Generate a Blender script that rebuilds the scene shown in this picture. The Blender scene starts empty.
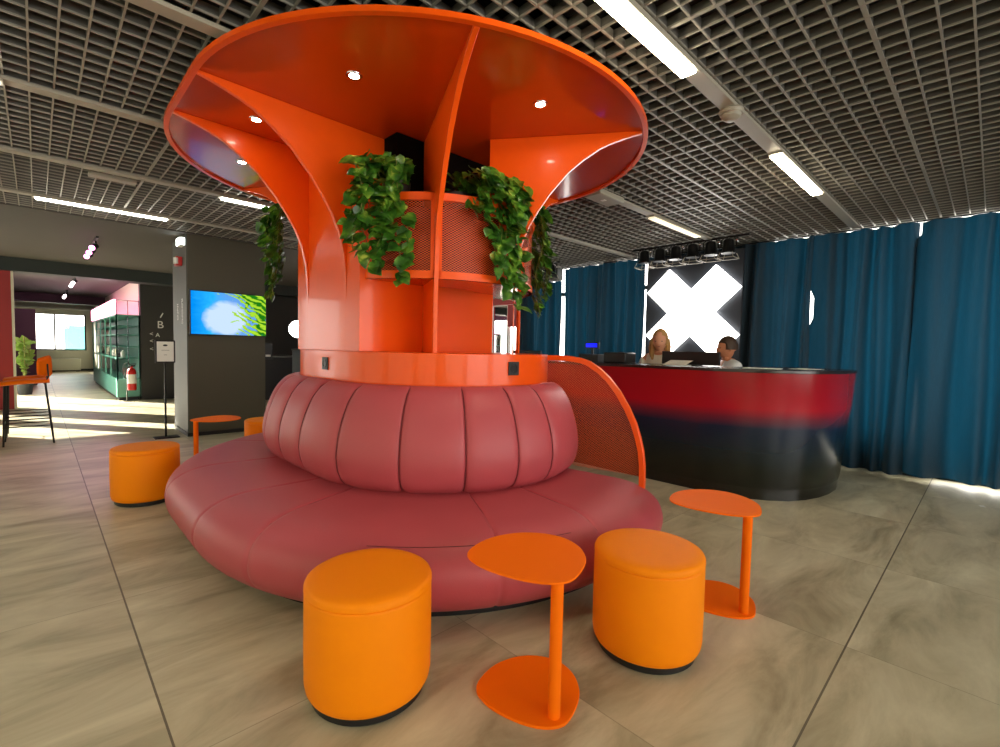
import bpy, bmesh, math, random
from math import sin, cos, pi, radians as R_, hypot, atan2, sqrt
from mathutils import Vector, Matrix
random.seed(7)
scn = bpy.context.scene
COL = scn.collection
ORG = {}

# ------------------------------------------------------------------ materials
def lin(c):
    c = c / 255.0
    return c / 12.92 if c <= 0.04045 else ((c + 0.055) / 1.055) ** 2.4
def rgb(r, g, b):
    return (lin(r), lin(g), lin(b), 1)
MATS = {}
def mat(name, color, rough=0.5, metal=0.0, spec=0.5, coat=0.0, bump=None, var=0.0, vscale=6.0, emit=None, estr=0.0, trans=0.0, sheen=0.0):
    m = bpy.data.materials.new(name); m.use_nodes = True
    nt = m.node_tree; b = nt.nodes['Principled BSDF']
    b.inputs['Base Color'].default_value = color
    b.inputs['Roughness'].default_value = rough
    b.inputs['Metallic'].default_value = metal
    b.inputs['Specular IOR Level'].default_value = spec
    b.inputs['Coat Weight'].default_value = coat
    b.inputs['Coat Roughness'].default_value = 0.05
    b.inputs['Sheen Weight'].default_value = sheen
    tc = nt.nodes.new('ShaderNodeTexCoord')
    nz = nt.nodes.new('ShaderNodeTexNoise'); nz.inputs['Scale'].default_value = vscale; nz.inputs['Detail'].default_value = 4
    nt.links.new(tc.outputs['Object'], nz.inputs['Vector'])
    mx = nt.nodes.new('ShaderNodeMix'); mx.data_type = 'RGBA'
    d = max(0.0, 1 - var)
    mx.inputs[6].default_value = (color[0] * d, color[1] * d, color[2] * d, 1)
    mx.inputs[7].default_value = (min(1, color[0] * (1 + var)), min(1, color[1] * (1 + var)), min(1, color[2] * (1 + var)), 1)
    nt.links.new(nz.outputs['Fac'], mx.inputs[0])
    nt.links.new(mx.outputs[2], b.inputs['Base Color'])
    if bump:
        n2 = nt.nodes.new('ShaderNodeTexNoise'); n2.inputs['Scale'].default_value = bump[0]; n2.inputs['Detail'].default_value = 3
        nt.links.new(tc.outputs['Object'], n2.inputs['Vector'])
        bp = nt.nodes.new('ShaderNodeBump'); bp.inputs['Strength'].default_value = bump[1]; bp.inputs['Distance'].default_value = 0.01
        nt.links.new(n2.outputs['Fac'], bp.inputs['Height']); nt.links.new(bp.outputs['Normal'], b.inputs['Normal'])
    if emit:
        b.inputs['Emission Color'].default_value = emit; b.inputs['Emission Strength'].default_value = estr
    if trans:
        t = nt.nodes.new('ShaderNodeBsdfTranslucent'); t.inputs['Color'].default_value = color
        nt.links.new(mx.outputs[2], t.inputs['Color'])
        ms = nt.nodes.new('ShaderNodeMixShader'); ms.inputs[0].default_value = trans
        nt.links.new(b.outputs[0], ms.inputs[1]); nt.links.new(t.outputs[0], ms.inputs[2])
        nt.links.new(ms.outputs[0], nt.nodes['Material Output'].inputs['Surface'])
    MATS[name] = m
    return m

LACQ = mat('orange_lacquer', rgb(238, 86, 10), 0.3, spec=0.3, coat=0.16, var=0.03)
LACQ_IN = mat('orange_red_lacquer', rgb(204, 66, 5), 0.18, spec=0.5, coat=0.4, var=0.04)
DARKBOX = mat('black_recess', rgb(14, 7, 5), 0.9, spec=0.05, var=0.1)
SOFA = mat('burgundy_leather', rgb(180, 76, 84), 0.42, spec=0.42, bump=(260, 0.15), var=0.05, vscale=3)
PIPE = mat('burgundy_seam', rgb(96, 28, 34), 0.6)
STOOL = mat('orange_leatherette', rgb(253, 140, 2), 0.55, spec=0.15, bump=(350, 0.12), var=0.03)
TABLE = mat('orange_powder_coat', rgb(255, 116, 2), 0.6, spec=0.12, var=0.02)
BLACK = mat('black_plastic', rgb(20, 20, 22), 0.45, var=0.1)
BLACKM = mat('black_metal', rgb(16, 15, 16), 0.35, metal=0.3)
GREYM = mat('grey_metal', rgb(120, 118, 112), 0.4, metal=0.6)
CHROME = mat('bright_metal', rgb(200, 200, 205), 0.2, metal=1.0)
WHITE = mat('white_plastic', rgb(225, 225, 220), 0.45)
PAPER = mat('white_paper', rgb(235, 233, 225), 0.8)
TAUPE = mat('taupe_wall', rgb(76, 71, 56), 0.6, bump=(220, 0.25), var=0.05, vscale=2)
TAUPE2 = mat('grey_green_panel', rgb(76, 78, 70), 0.5, var=0.06, vscale=3)
DARKW = mat('charcoal_wall', rgb(46, 44, 40), 0.6, bump=(60, 0.2), var=0.15, vscale=3)
PLASTER = mat('grey_plaster', rgb(78, 75, 71), 0.8, var=0.06, vscale=2)
CREAM = mat('cream_wall', rgb(205, 205, 185), 0.8, var=0.03)
BEAM = mat('dark_teal_beam', rgb(38, 46, 44), 0.6, var=0.08)
PLUM = mat('plum_wall', rgb(62, 30, 52), 0.6, var=0.08)
REDW = mat('deep_red_wall', rgb(150, 20, 16), 0.5, var=0.12, vscale=2)
PINKW = mat('pink_red_wall', rgb(205, 92, 96), 0.7, var=0.06)
TEAL = mat('teal_cabinet', rgb(92, 158, 142), 0.4, var=0.05)
TEALD = mat('teal_cabinet_back', rgb(36, 88, 78), 0.5, var=0.1)
SLAB = mat('dark_slab', rgb(36, 36, 38), 0.9, var=0.3, vscale=1.5)
GRID = mat('aluminium_grid', rgb(150, 146, 136), 0.5, metal=0.25, var=0.03)
GRID_SHADE = mat('grid_web_shade', rgb(96, 94, 90), 0.6, var=0.03)  # same paint as the caps; shade on the upper blades put into the colour
BAR = mat('light_track_grey', rgb(158, 152, 138), 0.5, var=0.03)
TUBE = mat('warm_tube', (1, 0.95, 0.85, 1), 0.5, emit=(1.0, 0.86, 0.62, 1), estr=18)
TUBEC = mat('neutral_tube', (1, 1, 1, 1), 0.5, emit=(1.0, 0.95, 0.86, 1), estr=14)
SPOTE = mat('downlight_lens', (1, 1, 1, 1), 0.5, emit=(1.0, 0.86, 0.66, 1), estr=45)
PARE = mat('stage_lens', (1, .9, .7, 1), 0.4, emit=(1.0, 0.8, 0.45, 1), estr=3.0)
GLOBE = mat('globe_glass', (1, 1, 1, 1), 0.4, emit=(1.0, 0.95, 0.88, 1), estr=5)
XLIT = mat('sign_opal', (1, 1, 1, 1), 0.4, emit=(1.0, 0.98, 0.93, 1), estr=4.0)
NEON = mat('pink_neon', (1, .6, .75, 1), 0.4, emit=(1.0, 0.30, 0.50, 1), estr=3.5)
NEONW = mat('white_neon', (1, 1, 1, 1), 0.4, emit=(1.0, 0.85, 0.92, 1), estr=6)
EMW = mat('emergency_lens', (1, 1, 1, 1), 0.4, emit=(0.9, 1.0, 0.97, 1), estr=3)
BLUE = mat('blue_display', (0, 0, 1, 1), 0.4, emit=(0.0, 0.01, 1.0, 1), estr=0.6)
REDP = mat('red_plastic', rgb(196, 30, 24), 0.35)
SKIN = mat('skin', rgb(214, 150, 118), 0.55, var=0.04)
SKIN2 = mat('skin_tan', rgb(196, 128, 92), 0.55, var=0.04)
HAIRB = mat('blonde_hair', rgb(176, 132, 72), 0.6, bump=(90, 0.4), var=0.15, vscale=30)
HAIRD = mat('brown_hair', rgb(62, 42, 28), 0.6, bump=(90, 0.4), var=0.2, vscale=30)
SHIRT = mat('cream_shirt', rgb(222, 216, 200), 0.8, var=0.04)
SHIRTW = mat('white_shirt', rgb(216, 220, 224), 0.8, var=0.04)
TROUS = mat('dark_trousers', rgb(30, 32, 40), 0.8)
STEM = mat('vine_stem', rgb(112, 118, 48), 0.6)
POT = mat('slate_pot', rgb(42, 46, 48), 0.5, var=0.08)
SOIL = mat('soil', rgb(40, 28, 20), 0.95, var=0.3, vscale=60)
LEAFF = mat('rubber_leaf', rgb(120, 150, 62), 0.45, trans=0.3, var=0.25, vscale=12)

def m_leaf():
    m = bpy.data.materials.new('pothos_leaf'); m.use_nodes = True; nt = m.node_tree; N = nt.nodes; L = nt.links
    b = N['Principled BSDF']; b.inputs['Roughness'].default_value = 0.3
    tc = N.new('ShaderNodeTexCoord'); nz = N.new('ShaderNodeTexNoise'); nz.inputs['Scale'].default_value = 14; nz.inputs['Detail'].default_value = 3
    L.new(tc.outputs['Object'], nz.inputs['Vector'])
    cr = N.new('ShaderNodeValToRGB'); e = cr.color_ramp.elements
    e[0].position = 0.32; e[0].color = rgb(30, 66, 22); e[1].position = 0.72; e[1].color = rgb(196, 208, 96)
    x = e.new(0.5); x.color = rgb(62, 116, 34); x = e.new(0.64); x.color = rgb(112, 158, 52)
    L.new(nz.outputs['Fac'], cr.inputs[0]); L.new(cr.outputs[0], b.inputs['Base Color'])
    t = N.new('ShaderNodeBsdfTranslucent'); L.new(cr.outputs[0], t.inputs['Color'])
    ms = N.new('ShaderNodeMixShader'); ms.inputs[0].default_value = 0.25
    L.new(b.outputs[0], ms.inputs[1]); L.new(t.outputs[0], ms.inputs[2]); L.new(ms.outputs[0], N['Material Output'].inputs['Surface'])
    return m
LEAF = m_leaf()

def math_node(nt, op, a, b=None):
    n = nt.nodes.new('ShaderNodeMath'); n.operation = op
    for i, v in enumerate((a, b)):
        if v is None: continue
        if isinstance(v, (int, float)): n.inputs[i].default_value = v
        else: nt.links.new(v, n.inputs[i])
    return n.outputs[0]

def m_floor():
    m = bpy.data.materials.new('stone_tiles'); m.use_nodes = True; nt = m.node_tree; N = nt.nodes; L = nt.links
    b = N['Principled BSDF']
    tc = N.new('ShaderNodeTexCoord'); sp = N.new('ShaderNodeSeparateXYZ'); L.new(tc.outputs['Object'], sp.inputs[0])
    def line(o, off, per):
        q = math_node(nt, 'DIVIDE', math_node(nt, 'SUBTRACT', o, off), per)
        f = math_node(nt, 'FRACT', q); d = math_node(nt, 'ABSOLUTE', math_node(nt, 'SUBTRACT', f, 0.5))
        ln = math_node(nt, 'GREATER_THAN', d, 0.5 - 0.0022 / per)
        st = math_node(nt, 'LESS_THAN', math_node(nt, 'ABSOLUTE', math_node(nt, 'SUBTRACT', o, off)), 0.0035)
        return math_node(nt, 'MAXIMUM', math_node(nt, 'MULTIPLY', ln, 0.38), math_node(nt, 'MULTIPLY', st, 0.9)), math_node(nt, 'FLOOR', q)
    lx, fx = line(sp.outputs[0], 0.28, 1.10); ly, fy = line(sp.outputs[1], 0.38, 1.245)
    grout = math_node(nt, 'MAXIMUM', lx, ly)
    cell = N.new('ShaderNodeCombineXYZ'); L.new(fx, cell.inputs[0]); L.new(fy, cell.inputs[1])
    wn = N.new('ShaderNodeTexWhiteNoise'); wn.noise_dimensions = '3D'; L.new(cell.outputs[0], wn.inputs['Vector'])
    off = N.new('ShaderNodeVectorMath'); off.operation = 'MULTIPLY_ADD'
    L.new(wn.outputs['Color'], off.inputs[0]); off.inputs[1].default_value = (9, 9, 9); L.new(tc.outputs['Object'], off.inputs[2])
    mp = N.new('ShaderNodeMapping'); L.new(off.outputs[0], mp.inputs['Vector']); mp.inputs['Scale'].default_value = (0.8, 2.4, 1); mp.inputs['Rotation'].default_value = (0, 0, 0.25)
    nz = N.new('ShaderNodeTexNoise'); nz.inputs['Scale'].default_value = 1.7; nz.inputs['Detail'].default_value = 8; nz.inputs['Roughness'].default_value = 0.62; nz.inputs['Distortion'].default_value = 0.6
    L.new(mp.outputs[0], nz.inputs['Vector'])
    cr = N.new('ShaderNodeValToRGB'); e = cr.color_ramp.elements
    e[0].position = 0.28; e[0].color = rgb(136, 128, 100); e[1].position = 0.74; e[1].color = rgb(214, 208, 178)
    x = e.new(0.5); x.color = rgb(184, 176, 146)
    L.new(nz.outputs['Fac'], cr.inputs[0])
    mx = N.new('ShaderNodeMix'); mx.data_type = 'RGBA'; L.new(grout, mx.inputs[0]); L.new(cr.outputs[0], mx.inputs[6]); mx.inputs[7].default_value = rgb(84, 74, 58)
    L.new(mx.outputs[2], b.inputs['Base Color'])
    rr = math_node(nt, 'MULTIPLY_ADD', nz.outputs['Fac'], 0.2); rr.node.inputs[2].default_value = 0.30
    L.new(rr, b.inputs['Roughness']); b.inputs['Specular IOR Level'].default_value = 0.4
    return m
FLOOR = m_floor()

def m_mesh(name, col, period, hole):
    m = bpy.data.materials.new(name); m.use_nodes = True; nt = m.node_tree; N = nt.nodes; L = nt.links
    b = N['Principled BSDF']; b.inputs['Base Color'].default_value = col; b.inputs['Roughness'].default_value = 0.35
    uv = N.new('ShaderNodeUVMap'); sp = N.new('ShaderNodeSeparateXYZ'); L.new(uv.outputs[0], sp.inputs[0])
    k = 2 * pi / period
    a = math_node(nt, 'SINE', math_node(nt, 'MULTIPLY', math_node(nt, 'ADD', math_node(nt, 'MULTIPLY', sp.outputs[0], 0.6), sp.outputs[1]), k))
    c = math_node(nt, 'SINE', math_node(nt, 'MULTIPLY', math_node(nt, 'SUBTRACT', math_node(nt, 'MULTIPLY', sp.outputs[0], 0.6), sp.outputs[1]), k))
    h = math_node(nt, 'MULTIPLY', a, c)
    f = math_node(nt, 'GREATER_THAN', math_node(nt, 'ABSOLUTE', h), hole)
    tr = N.new('ShaderNodeBsdfTransparent'); ms = N.new('ShaderNodeMixShader')
    L.new(f, ms.inputs[0]); L.new(b.outputs[0], ms.inputs[1]); L.new(tr.outputs[0], ms.inputs[2])
    L.new(ms.outputs[0], N['Material Output'].inputs['Surface'])
    return m
MESHM = m_mesh('expanded_metal', rgb(240, 92, 30), 0.028, 0.20)
MESHP = m_mesh('expanded_metal_fine', rgb(226, 98, 50), 0.023, 0.20)

def m_curtain():
    m = bpy.data.materials.new('blue_curtain'); m.use_nodes = True; nt = m.node_tree; N = nt.nodes; L = nt.links
    b = N['Principled BSDF']; b.inputs['Roughness'].default_value = 0.75; b.inputs['Sheen Weight'].default_value = 0.15
    tc = N.new('ShaderNodeTexCoord'); mp = N.new('ShaderNodeMapping'); mp.inputs['Scale'].default_value = (60, 60, 4); L.new(tc.outputs['Object'], mp.inputs[0])
    nz = N.new('ShaderNodeTexNoise'); nz.inputs['Scale'].default_value = 3; L.new(mp.outputs[0], nz.inputs['Vector'])
    cr = N.new('ShaderNodeValToRGB'); e = cr.color_ramp.elements
    e[0].position = .2; e[0].color = rgb(11, 29, 41); e[1].position = .8; e[1].color = rgb(19, 46, 60)
    L.new(nz.outputs['Fac'], cr.inputs[0]); L.new(cr.outputs[0], b.inputs['Base Color'])
    t = N.new('ShaderNodeBsdfTranslucent'); t.inputs['Color'].default_value = rgb(12, 72, 98)
    ms = N.new('ShaderNodeMixShader'); ms.inputs[0].default_value = 0.2
    L.new(b.outputs[0], ms.inputs[1]); L.new(t.outputs[0], ms.inputs[2]); L.new(ms.outputs[0], N['Material Output'].inputs['Surface'])
    return m
CURT = m_curtain()

def m_counter():
    m = bpy.data.materials.new('counter_gradient_print'); m.use_nodes = True; nt = m.node_tree; N = nt.nodes; L = nt.links
    b = N['Principled BSDF']; b.inputs['Roughness'].default_value = 0.2; b.inputs['Coat Weight'].default_value = 0.15
    tc = N.new('ShaderNodeTexCoord'); sp = N.new('ShaderNodeSeparateXYZ'); L.new(tc.outputs['Object'], sp.inputs[0])
    nz = N.new('ShaderNodeTexNoise'); nz.inputs['Scale'].default_value = 1.2; L.new(tc.outputs['Object'], nz.inputs['Vector'])
    zz = math_node(nt, 'MULTIPLY_ADD', nz.outputs['Fac'], 0.06); L.new(sp.outputs[2], zz.node.inputs[2])
    q = math_node(nt, 'DIVIDE', zz, 1.2)
    cr = N.new('ShaderNodeValToRGB'); e = cr.color_ramp.elements
    e[0].position = 0.10; e[0].color = rgb(14, 16, 12); e[1].position = 0.95; e[1].color = rgb(158, 22, 34)
    for p, c in ((0.22, rgb(18, 26, 20)), (0.36, rgb(14, 34, 46)), (0.54, rgb(28, 42, 68)), (0.61, rgb(116, 40, 60)), (0.68, rgb(184, 24, 44))):
        x = e.new(p); x.color = c
    L.new(q, cr.inputs[0]); L.new(cr.outputs[0], b.inputs['Base Color'])
    return m
COUNTER = m_counter()

def m_glass():
    m = bpy.data.materials.new('window_glass'); m.use_nodes = True; nt = m.node_tree; N = nt.nodes; L = nt.links
    tr = N.new('ShaderNodeBsdfTransparent'); gl = N.new('ShaderNodeBsdfGlossy'); gl.inputs['Roughness'].default_value = 0.02
    fr = N.new('ShaderNodeFresnel'); fr.inputs[0].default_value = 1.45
    ms = N.new('ShaderNodeMixShader'); L.new(fr.outputs[0], ms.inputs[0]); L.new(tr.outputs[0], ms.inputs[1]); L.new(gl.outputs[0], ms.inputs[2])
    L.new(ms.outputs[0], N['Material Output'].inputs['Surface'])
    return m
GLASS = m_glass()

def m_screen():
    # tropical picture: blue left, pale centre, green leaf fronds on the right
    m = bpy.data.materials.new('screen_picture'); m.use_nodes = True; nt = m.node_tree; N = nt.nodes; L = nt.links
    uv = N.new('ShaderNodeUVMap'); sp = N.new('ShaderNodeSeparateXYZ'); L.new(uv.outputs[0], sp.inputs[0])
    u, v = sp.outputs[0], sp.outputs[1]
    nz = N.new('ShaderNodeTexNoise'); nz.inputs['Scale'].default_value = 5; nz.inputs['Detail'].default_value = 5; nz.inputs['Distortion'].default_value = 1.2; L.new(uv.outputs[0], nz.inputs['Vector'])
    base = N.new('ShaderNodeValToRGB'); e = base.color_ramp.elements
    e[0].position = 0; e[0].color = rgb(0, 140, 240); e[1].position = 1; e[1].color = rgb(110, 170, 240)
    x = e.new(.25); x.color = rgb(40, 180, 250); x = e.new(.5); x.color = rgb(100, 160, 235)
    L.new(math_node(nt, 'ADD', u, math_node(nt, 'MULTIPLY', math_node(nt, 'SUBTRACT', nz.outputs['Fac'], .5), .35)), base.inputs[0])
    du = math_node(nt, 'DIVIDE', math_node(nt, 'SUBTRACT', u, .45), .30); dv = math_node(nt, 'DIVIDE', math_node(nt, 'SUBTRACT', v, .38), .42)
    d = math_node(nt, 'ADD', math_node(nt, 'MULTIPLY', du, du), math_node(nt, 'MULTIPLY', dv, dv))
    d = math_node(nt, 'ADD', d, math_node(nt, 'MULTIPLY', nz.outputs['Fac'], .9))
    blob = N.new('ShaderNodeMapRange'); L.new(d, blob.inputs[0]); blob.inputs[1].default_value = 1.05; blob.inputs[2].default_value = 1.6; blob.inputs[3].default_value = 1; blob.inputs[4].default_value = 0
    m1 = N.new('ShaderNodeMix'); m1.data_type = 'RGBA'; L.new(blob.outputs[0], m1.inputs[0]); L.new(base.outputs[0], m1.inputs[6]); m1.inputs[7].default_value = rgb(200, 224, 248)
    # fronds: wave stripes masked to the right
    wv = N.new('ShaderNodeTexWave'); wv.inputs['Scale'].default_value = 4.5; wv.inputs['Distortion'].default_value = 9; wv.inputs['Detail'].default_value = 3; wv.bands_direction = 'DIAGONAL'; L.new(uv.outputs[0], wv.inputs['Vector'])
    gm = math_node(nt, 'ADD', math_node(nt, 'MULTIPLY', u, 1.3), math_node(nt, 'ADD', math_node(nt, 'MULTIPLY', v, .25), math_node(nt, 'MULTIPLY', wv.outputs['Fac'], .35)))
    gmask = math_node(nt, 'GREATER_THAN', math_node(nt, 'ADD', gm, math_node(nt, 'MULTIPLY', math_node(nt, 'SUBTRACT', nz.outputs['Fac'], .5), 1.1)), 1.20)
    gcol = N.new('ShaderNodeValToRGB'); g = gcol.color_ramp.elements; g[0].position = .2; g[0].color = rgb(30, 120, 20); g[1].position = .8; g[1].color = rgb(170, 220, 50); L.new(wv.outputs['Fac'], gcol.inputs[0])
    m2 = N.new('ShaderNodeMix'); m2.data_type = 'RGBA'; L.new(gmask, m2.inputs[0]); L.new(m1.outputs[2], m2.inputs[6]); L.new(gcol.outputs[0], m2.inputs[7])
    em = N.new('ShaderNodeEmission'); L.new(m2.outputs[2], em.inputs[0]); em.inputs[1].default_value = 0.5
    L.new(em.outputs[0], N['Material Output'].inputs['Surface'])
    return m
SCREEN = m_screen()

# ------------------------------------------------------------------ mesh builder
class MB:
    def __init__(s): s.v = []; s.f = []; s.uv = None
    def add(s, vs, fs):
        o = len(s.v); s.v += [tuple(x) for x in vs]; s.f += [tuple(i + o for i in f) for f in fs]; return s
    def box(s, x0, x1, y0, y1, z0, z1, rot=0, piv=None):
        vs = [(x, y, z) for z in (z0, z1) for x, y in ((x0, y0), (x1, y0), (x1, y1), (x0, y1))]
        if rot:
            px, py = piv or ((x0 + x1) / 2, (y0 + y1) / 2); c, n = cos(rot), sin(rot)
            vs = [(px + (x - px) * c - (y - py) * n, py + (x - px) * n + (y - py) * c, z) for x, y, z in vs]
        return s.add(vs, [(0, 3, 2, 1), (4, 5, 6, 7), (0, 1, 5, 4), (1, 2, 6, 5), (2, 3, 7, 6), (3, 0, 4, 7)])
    def tube(s, pts, r, n=10, cap=True):
        pts = [Vector(p) for p in pts]; rs = r if isinstance(r, (list, tuple)) else [r] * len(pts)
        o = len(s.v); up = None
        for i, p in enumerate(pts):
            t = (pts[min(i + 1, len(pts) - 1)] - pts[max(i - 1, 0)]).normalized()
            if up is None:
                up = Vector((0, 0, 1)) if abs(t.z) < .9 else Vector((1, 0, 0))
            a = t.cross(up)
            if a.length < 1e-5: a = t.cross(Vector((0, 1, 0)))
            a.normalize(); b = a.cross(t).normalized(); up = b
            for k in range(n):
                q = 2 * pi * k / n; s.v.append(tuple(p + (a * cos(q) + b * sin(q)) * rs[i]))
        for i in range(len(pts) - 1):
            for k in range(n):
                k2 = (k + 1) % n; s.f.append((o + i * n + k, o + i * n + k2, o + (i + 1) * n + k2, o + (i + 1) * n + k))
        if cap:
            s.f.append(tuple(o + k for k in range(n))[::-1]); e = o + (len(pts) - 1) * n; s.f.append(tuple(e + k for k in range(n)))
        return s
    def lathe(s, prof, cx=0, cy=0, n=40, a0=0, a1=2 * pi):
        full = abs(a1 - a0 - 2 * pi) < 1e-6; m = n if full else n + 1; o = len(s.v)
        for r, z in prof:
            for k in range(m):
                q = a0 + (a1 - a0) * k / n; s.v.append((cx + r * cos(q), cy + r * sin(q), z))
        for i in range(len(prof) - 1):
            for k in range(n):
                k2 = (k + 1) % m; s.f.append((o + i * m + k, o + i * m + k2, o + (i + 1) * m + k2, o + (i + 1) * m + k))
        if full:
            if prof[0][0] > 1e-4: s.f.append(tuple(o + k for k in range(n))[::-1])
            if prof[-1][0] > 1e-4: s.f.append(tuple(o + (len(prof) - 1) * m + k for k in range(n)))
        return s
    def prism(s, out, z0, z1):
        n = len(out); o = len(s.v)
        s.v += [(x, y, z0) for x, y in out] + [(x, y, z1) for x, y in out]
        s.f.append(tuple(o + k for k in range(n))[::-1]); s.f.append(tuple(o + n + k for k in range(n)))
        for k in range(n):
            k2 = (k + 1) % n; s.f.append((o + k, o + k2, o + n + k2, o + n + k))
        return s
    def loft(s, secs, close=True, caps=True):
        n = len(secs[0]); o = len(s.v)
        for c in secs: s.v += [tuple(p) for p in c]
        for i in range(len(secs) - 1):
            for k in range(n if close else n - 1):
                k2 = (k + 1) % n; s.f.append((o + i * n + k, o + i * n + k2, o + (i + 1) * n + k2, o + (i + 1) * n + k))
        if caps and close:
            s.f.append(tuple(o + k for k in range(n))[::-1]); e = o + (len(secs) - 1) * n; s.f.append(tuple(e + k for k in range(n)))
        return s
    def sphere(s, c, r, n=16, m=10):
        rx, ry, rz = r if isinstance(r, (tuple, list)) else (r, r, r); o = len(s.v)
        s.v.append((c[0], c[1], c[2] - rz))
        for i in range(1, m):
            t = -pi / 2 + pi * i / m
            for k in range(n):
                q = 2 * pi * k / n; s.v.append((c[0] + rx * cos(t) * cos(q), c[1] + ry * cos(t) * sin(q), c[2] + rz * sin(t)))
        s.v.append((c[0], c[1], c[2] + rz)); top = len(s.v) - 1
        for k in range(n): s.f.append((o, o + 1 + (k + 1) % n, o + 1 + k))
        for i in range(m - 2):
            for k in range(n):
                k2 = (k + 1) % n; a = o + 1 + i * n; s.f.append((a + k, a + k2, a + n + k2, a + n + k))
        a = o + 1 + (m - 2) * n
        for k in range(n): s.f.append((a + k, a + (k + 1) % n, top))
        return s

def build(name, mb, m, parent=None, smooth=35, bevel=0, kind=None, label=None, cat=None, group=None, subsurf=0):
    off = Vector(ORG.get(parent.name, (0, 0, 0))) if parent else Vector((0, 0, 0))
    me = bpy.data.meshes.new(name)
    me.from_pydata([tuple(Vector(v) - off) for v in mb.v], [], mb.f); me.update()
    bm = bmesh.new(); bm.from_mesh(me); bmesh.ops.recalc_face_normals(bm, faces=bm.faces); bm.to_mesh(me); bm.free()
    if mb.uv:
        ul = me.uv_layers.new(name='UVMap')
        for p in me.polygons:
            for li in p.loop_indices:
                ul.data[li].uv = mb.uv(*(Vector(me.vertices[me.loops[li].vertex_index].co) + off))
    me.materials.append(m)
    if smooth:
        me.polygons.foreach_set('use_smooth', [True] * len(me.polygons)); me.set_sharp_from_angle(angle=R_(smooth))
    o = bpy.data.objects.new(name, me); COL.objects.link(o)
    if bevel:
        b = o.modifiers.new('bevel', 'BEVEL'); b.width = bevel; b.segments = 2; b.limit_method = 'ANGLE'; b.angle_limit = R_(40)
    if subsurf:
        b = o.modifiers.new('sub', 'SUBSURF'); b.levels = subsurf; b.render_levels = subsurf
    if parent:
        o.parent = parent; ORG[o.name] = tuple(off)
    if kind: o['kind'] = kind
    if label: o['label'] = label
    if cat: o['category'] = cat
    if group: o['group'] = group
    return o
def struct(name, mb, m, **k): return build(name, mb, m, kind='structure', **k)
def thing(name, label, cat, loc, group=None, rz=0):
    o = bpy.data.objects.new(name, None); COL.objects.link(o); o.location = loc; o.rotation_euler = (0, 0, rz); o.empty_display_size = .1
    o['label'] = label; o['category'] = cat
    if group: o['group'] = group
    ORG[o.name] = tuple(loc) if not rz else (0, 0, 0)
    return o
def local_thing(name, label, cat, loc, group=None, rz=0):
    o = thing(name, label, cat, loc, group, rz); ORG[o.name] = (0, 0, 0); return o
def copy_tree(o, loc=None, rz=None, label=None, parent=None):
    c = o.copy(); COL.objects.link(c); c.parent = parent
    if loc is not None: c.location = loc
    if rz is not None: c.rotation_euler = (0, 0, rz)
    if label: c['label'] = label
    for ch in [x for x in KIDS.get(o.name, [])]:
        d = copy_tree(ch, parent=c)
    return c
KIDS = {}
def reg(root):
    for o in bpy.data.objects:
        if o.parent: KIDS.setdefault(o.parent.name, [])
    KIDS.clear()
    for o in bpy.data.objects:
        if o.parent: KIDS.setdefault(o.parent.name, []).append(o)

def stad(cx, cy, r, L, n=48):
    out = []
    for k in range(n + 1):
        a = pi + pi * k / n; out.append((cx + r * cos(a), cy + r * sin(a)))
    for k in range(n + 1):
        a = pi * k / n; out.append((cx + r * cos(a), cy + L + r * sin(a)))
    return out
def text(body, size, name, m, parent, mtx, ext=0.002, align='CENTER'):
    c = bpy.data.curves.new(name, 'FONT'); c.body = body; c.size = size; c.extrude = ext; c.align_x = align; c.align_y = 'CENTER'
    t = bpy.data.objects.new(name + '_tmp', c); COL.objects.link(t)
    dg = bpy.context.evaluated_depsgraph_get(); me = bpy.data.meshes.new_from_object(t.evaluated_get(dg))
    bpy.data.objects.remove(t)
    me.transform(mtx)
    mb = MB(); mb.add([v.co for v in me.vertices], [tuple(p.vertices) for p in me.polygons])
    return build(name, mb, m, parent, smooth=0)
def face_mtx(loc, right, up):
    r = Vector(right).normalized(); u = Vector(up).normalized(); n = r.cross(u)
    M = Matrix((r, u, n)).transposed().to_4x4(); M.translation = Vector(loc); return M

# ------------------------------------------------------------------ camera
yaw, pitch, roll = R_(44.13), R_(2.97), R_(1.24)
fw = Vector((sin(yaw) * cos(pitch), cos(yaw) * cos(pitch), -sin(pitch)))
r0 = Vector((cos(yaw), -sin(yaw), 0)); u0 = r0.cross(fw)
rt = r0 * cos(roll) + u0 * sin(roll); up = -r0 * sin(roll) + u0 * cos(roll)
cd = bpy.data.cameras.new('camera'); cam = bpy.data.objects.new('camera', cd); COL.objects.link(cam)
Mc = Matrix((rt, up, -fw)).transposed().to_4x4(); Mc.translation = Vector((0, 0, 1.25)); cam.matrix_world = Mc
cd.sensor_width = 36; cd.sensor_fit = 'HORIZONTAL'; cd.lens = 478.1 / 1000 * 36; cd.clip_start = .05
scn.camera = cam

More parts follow.
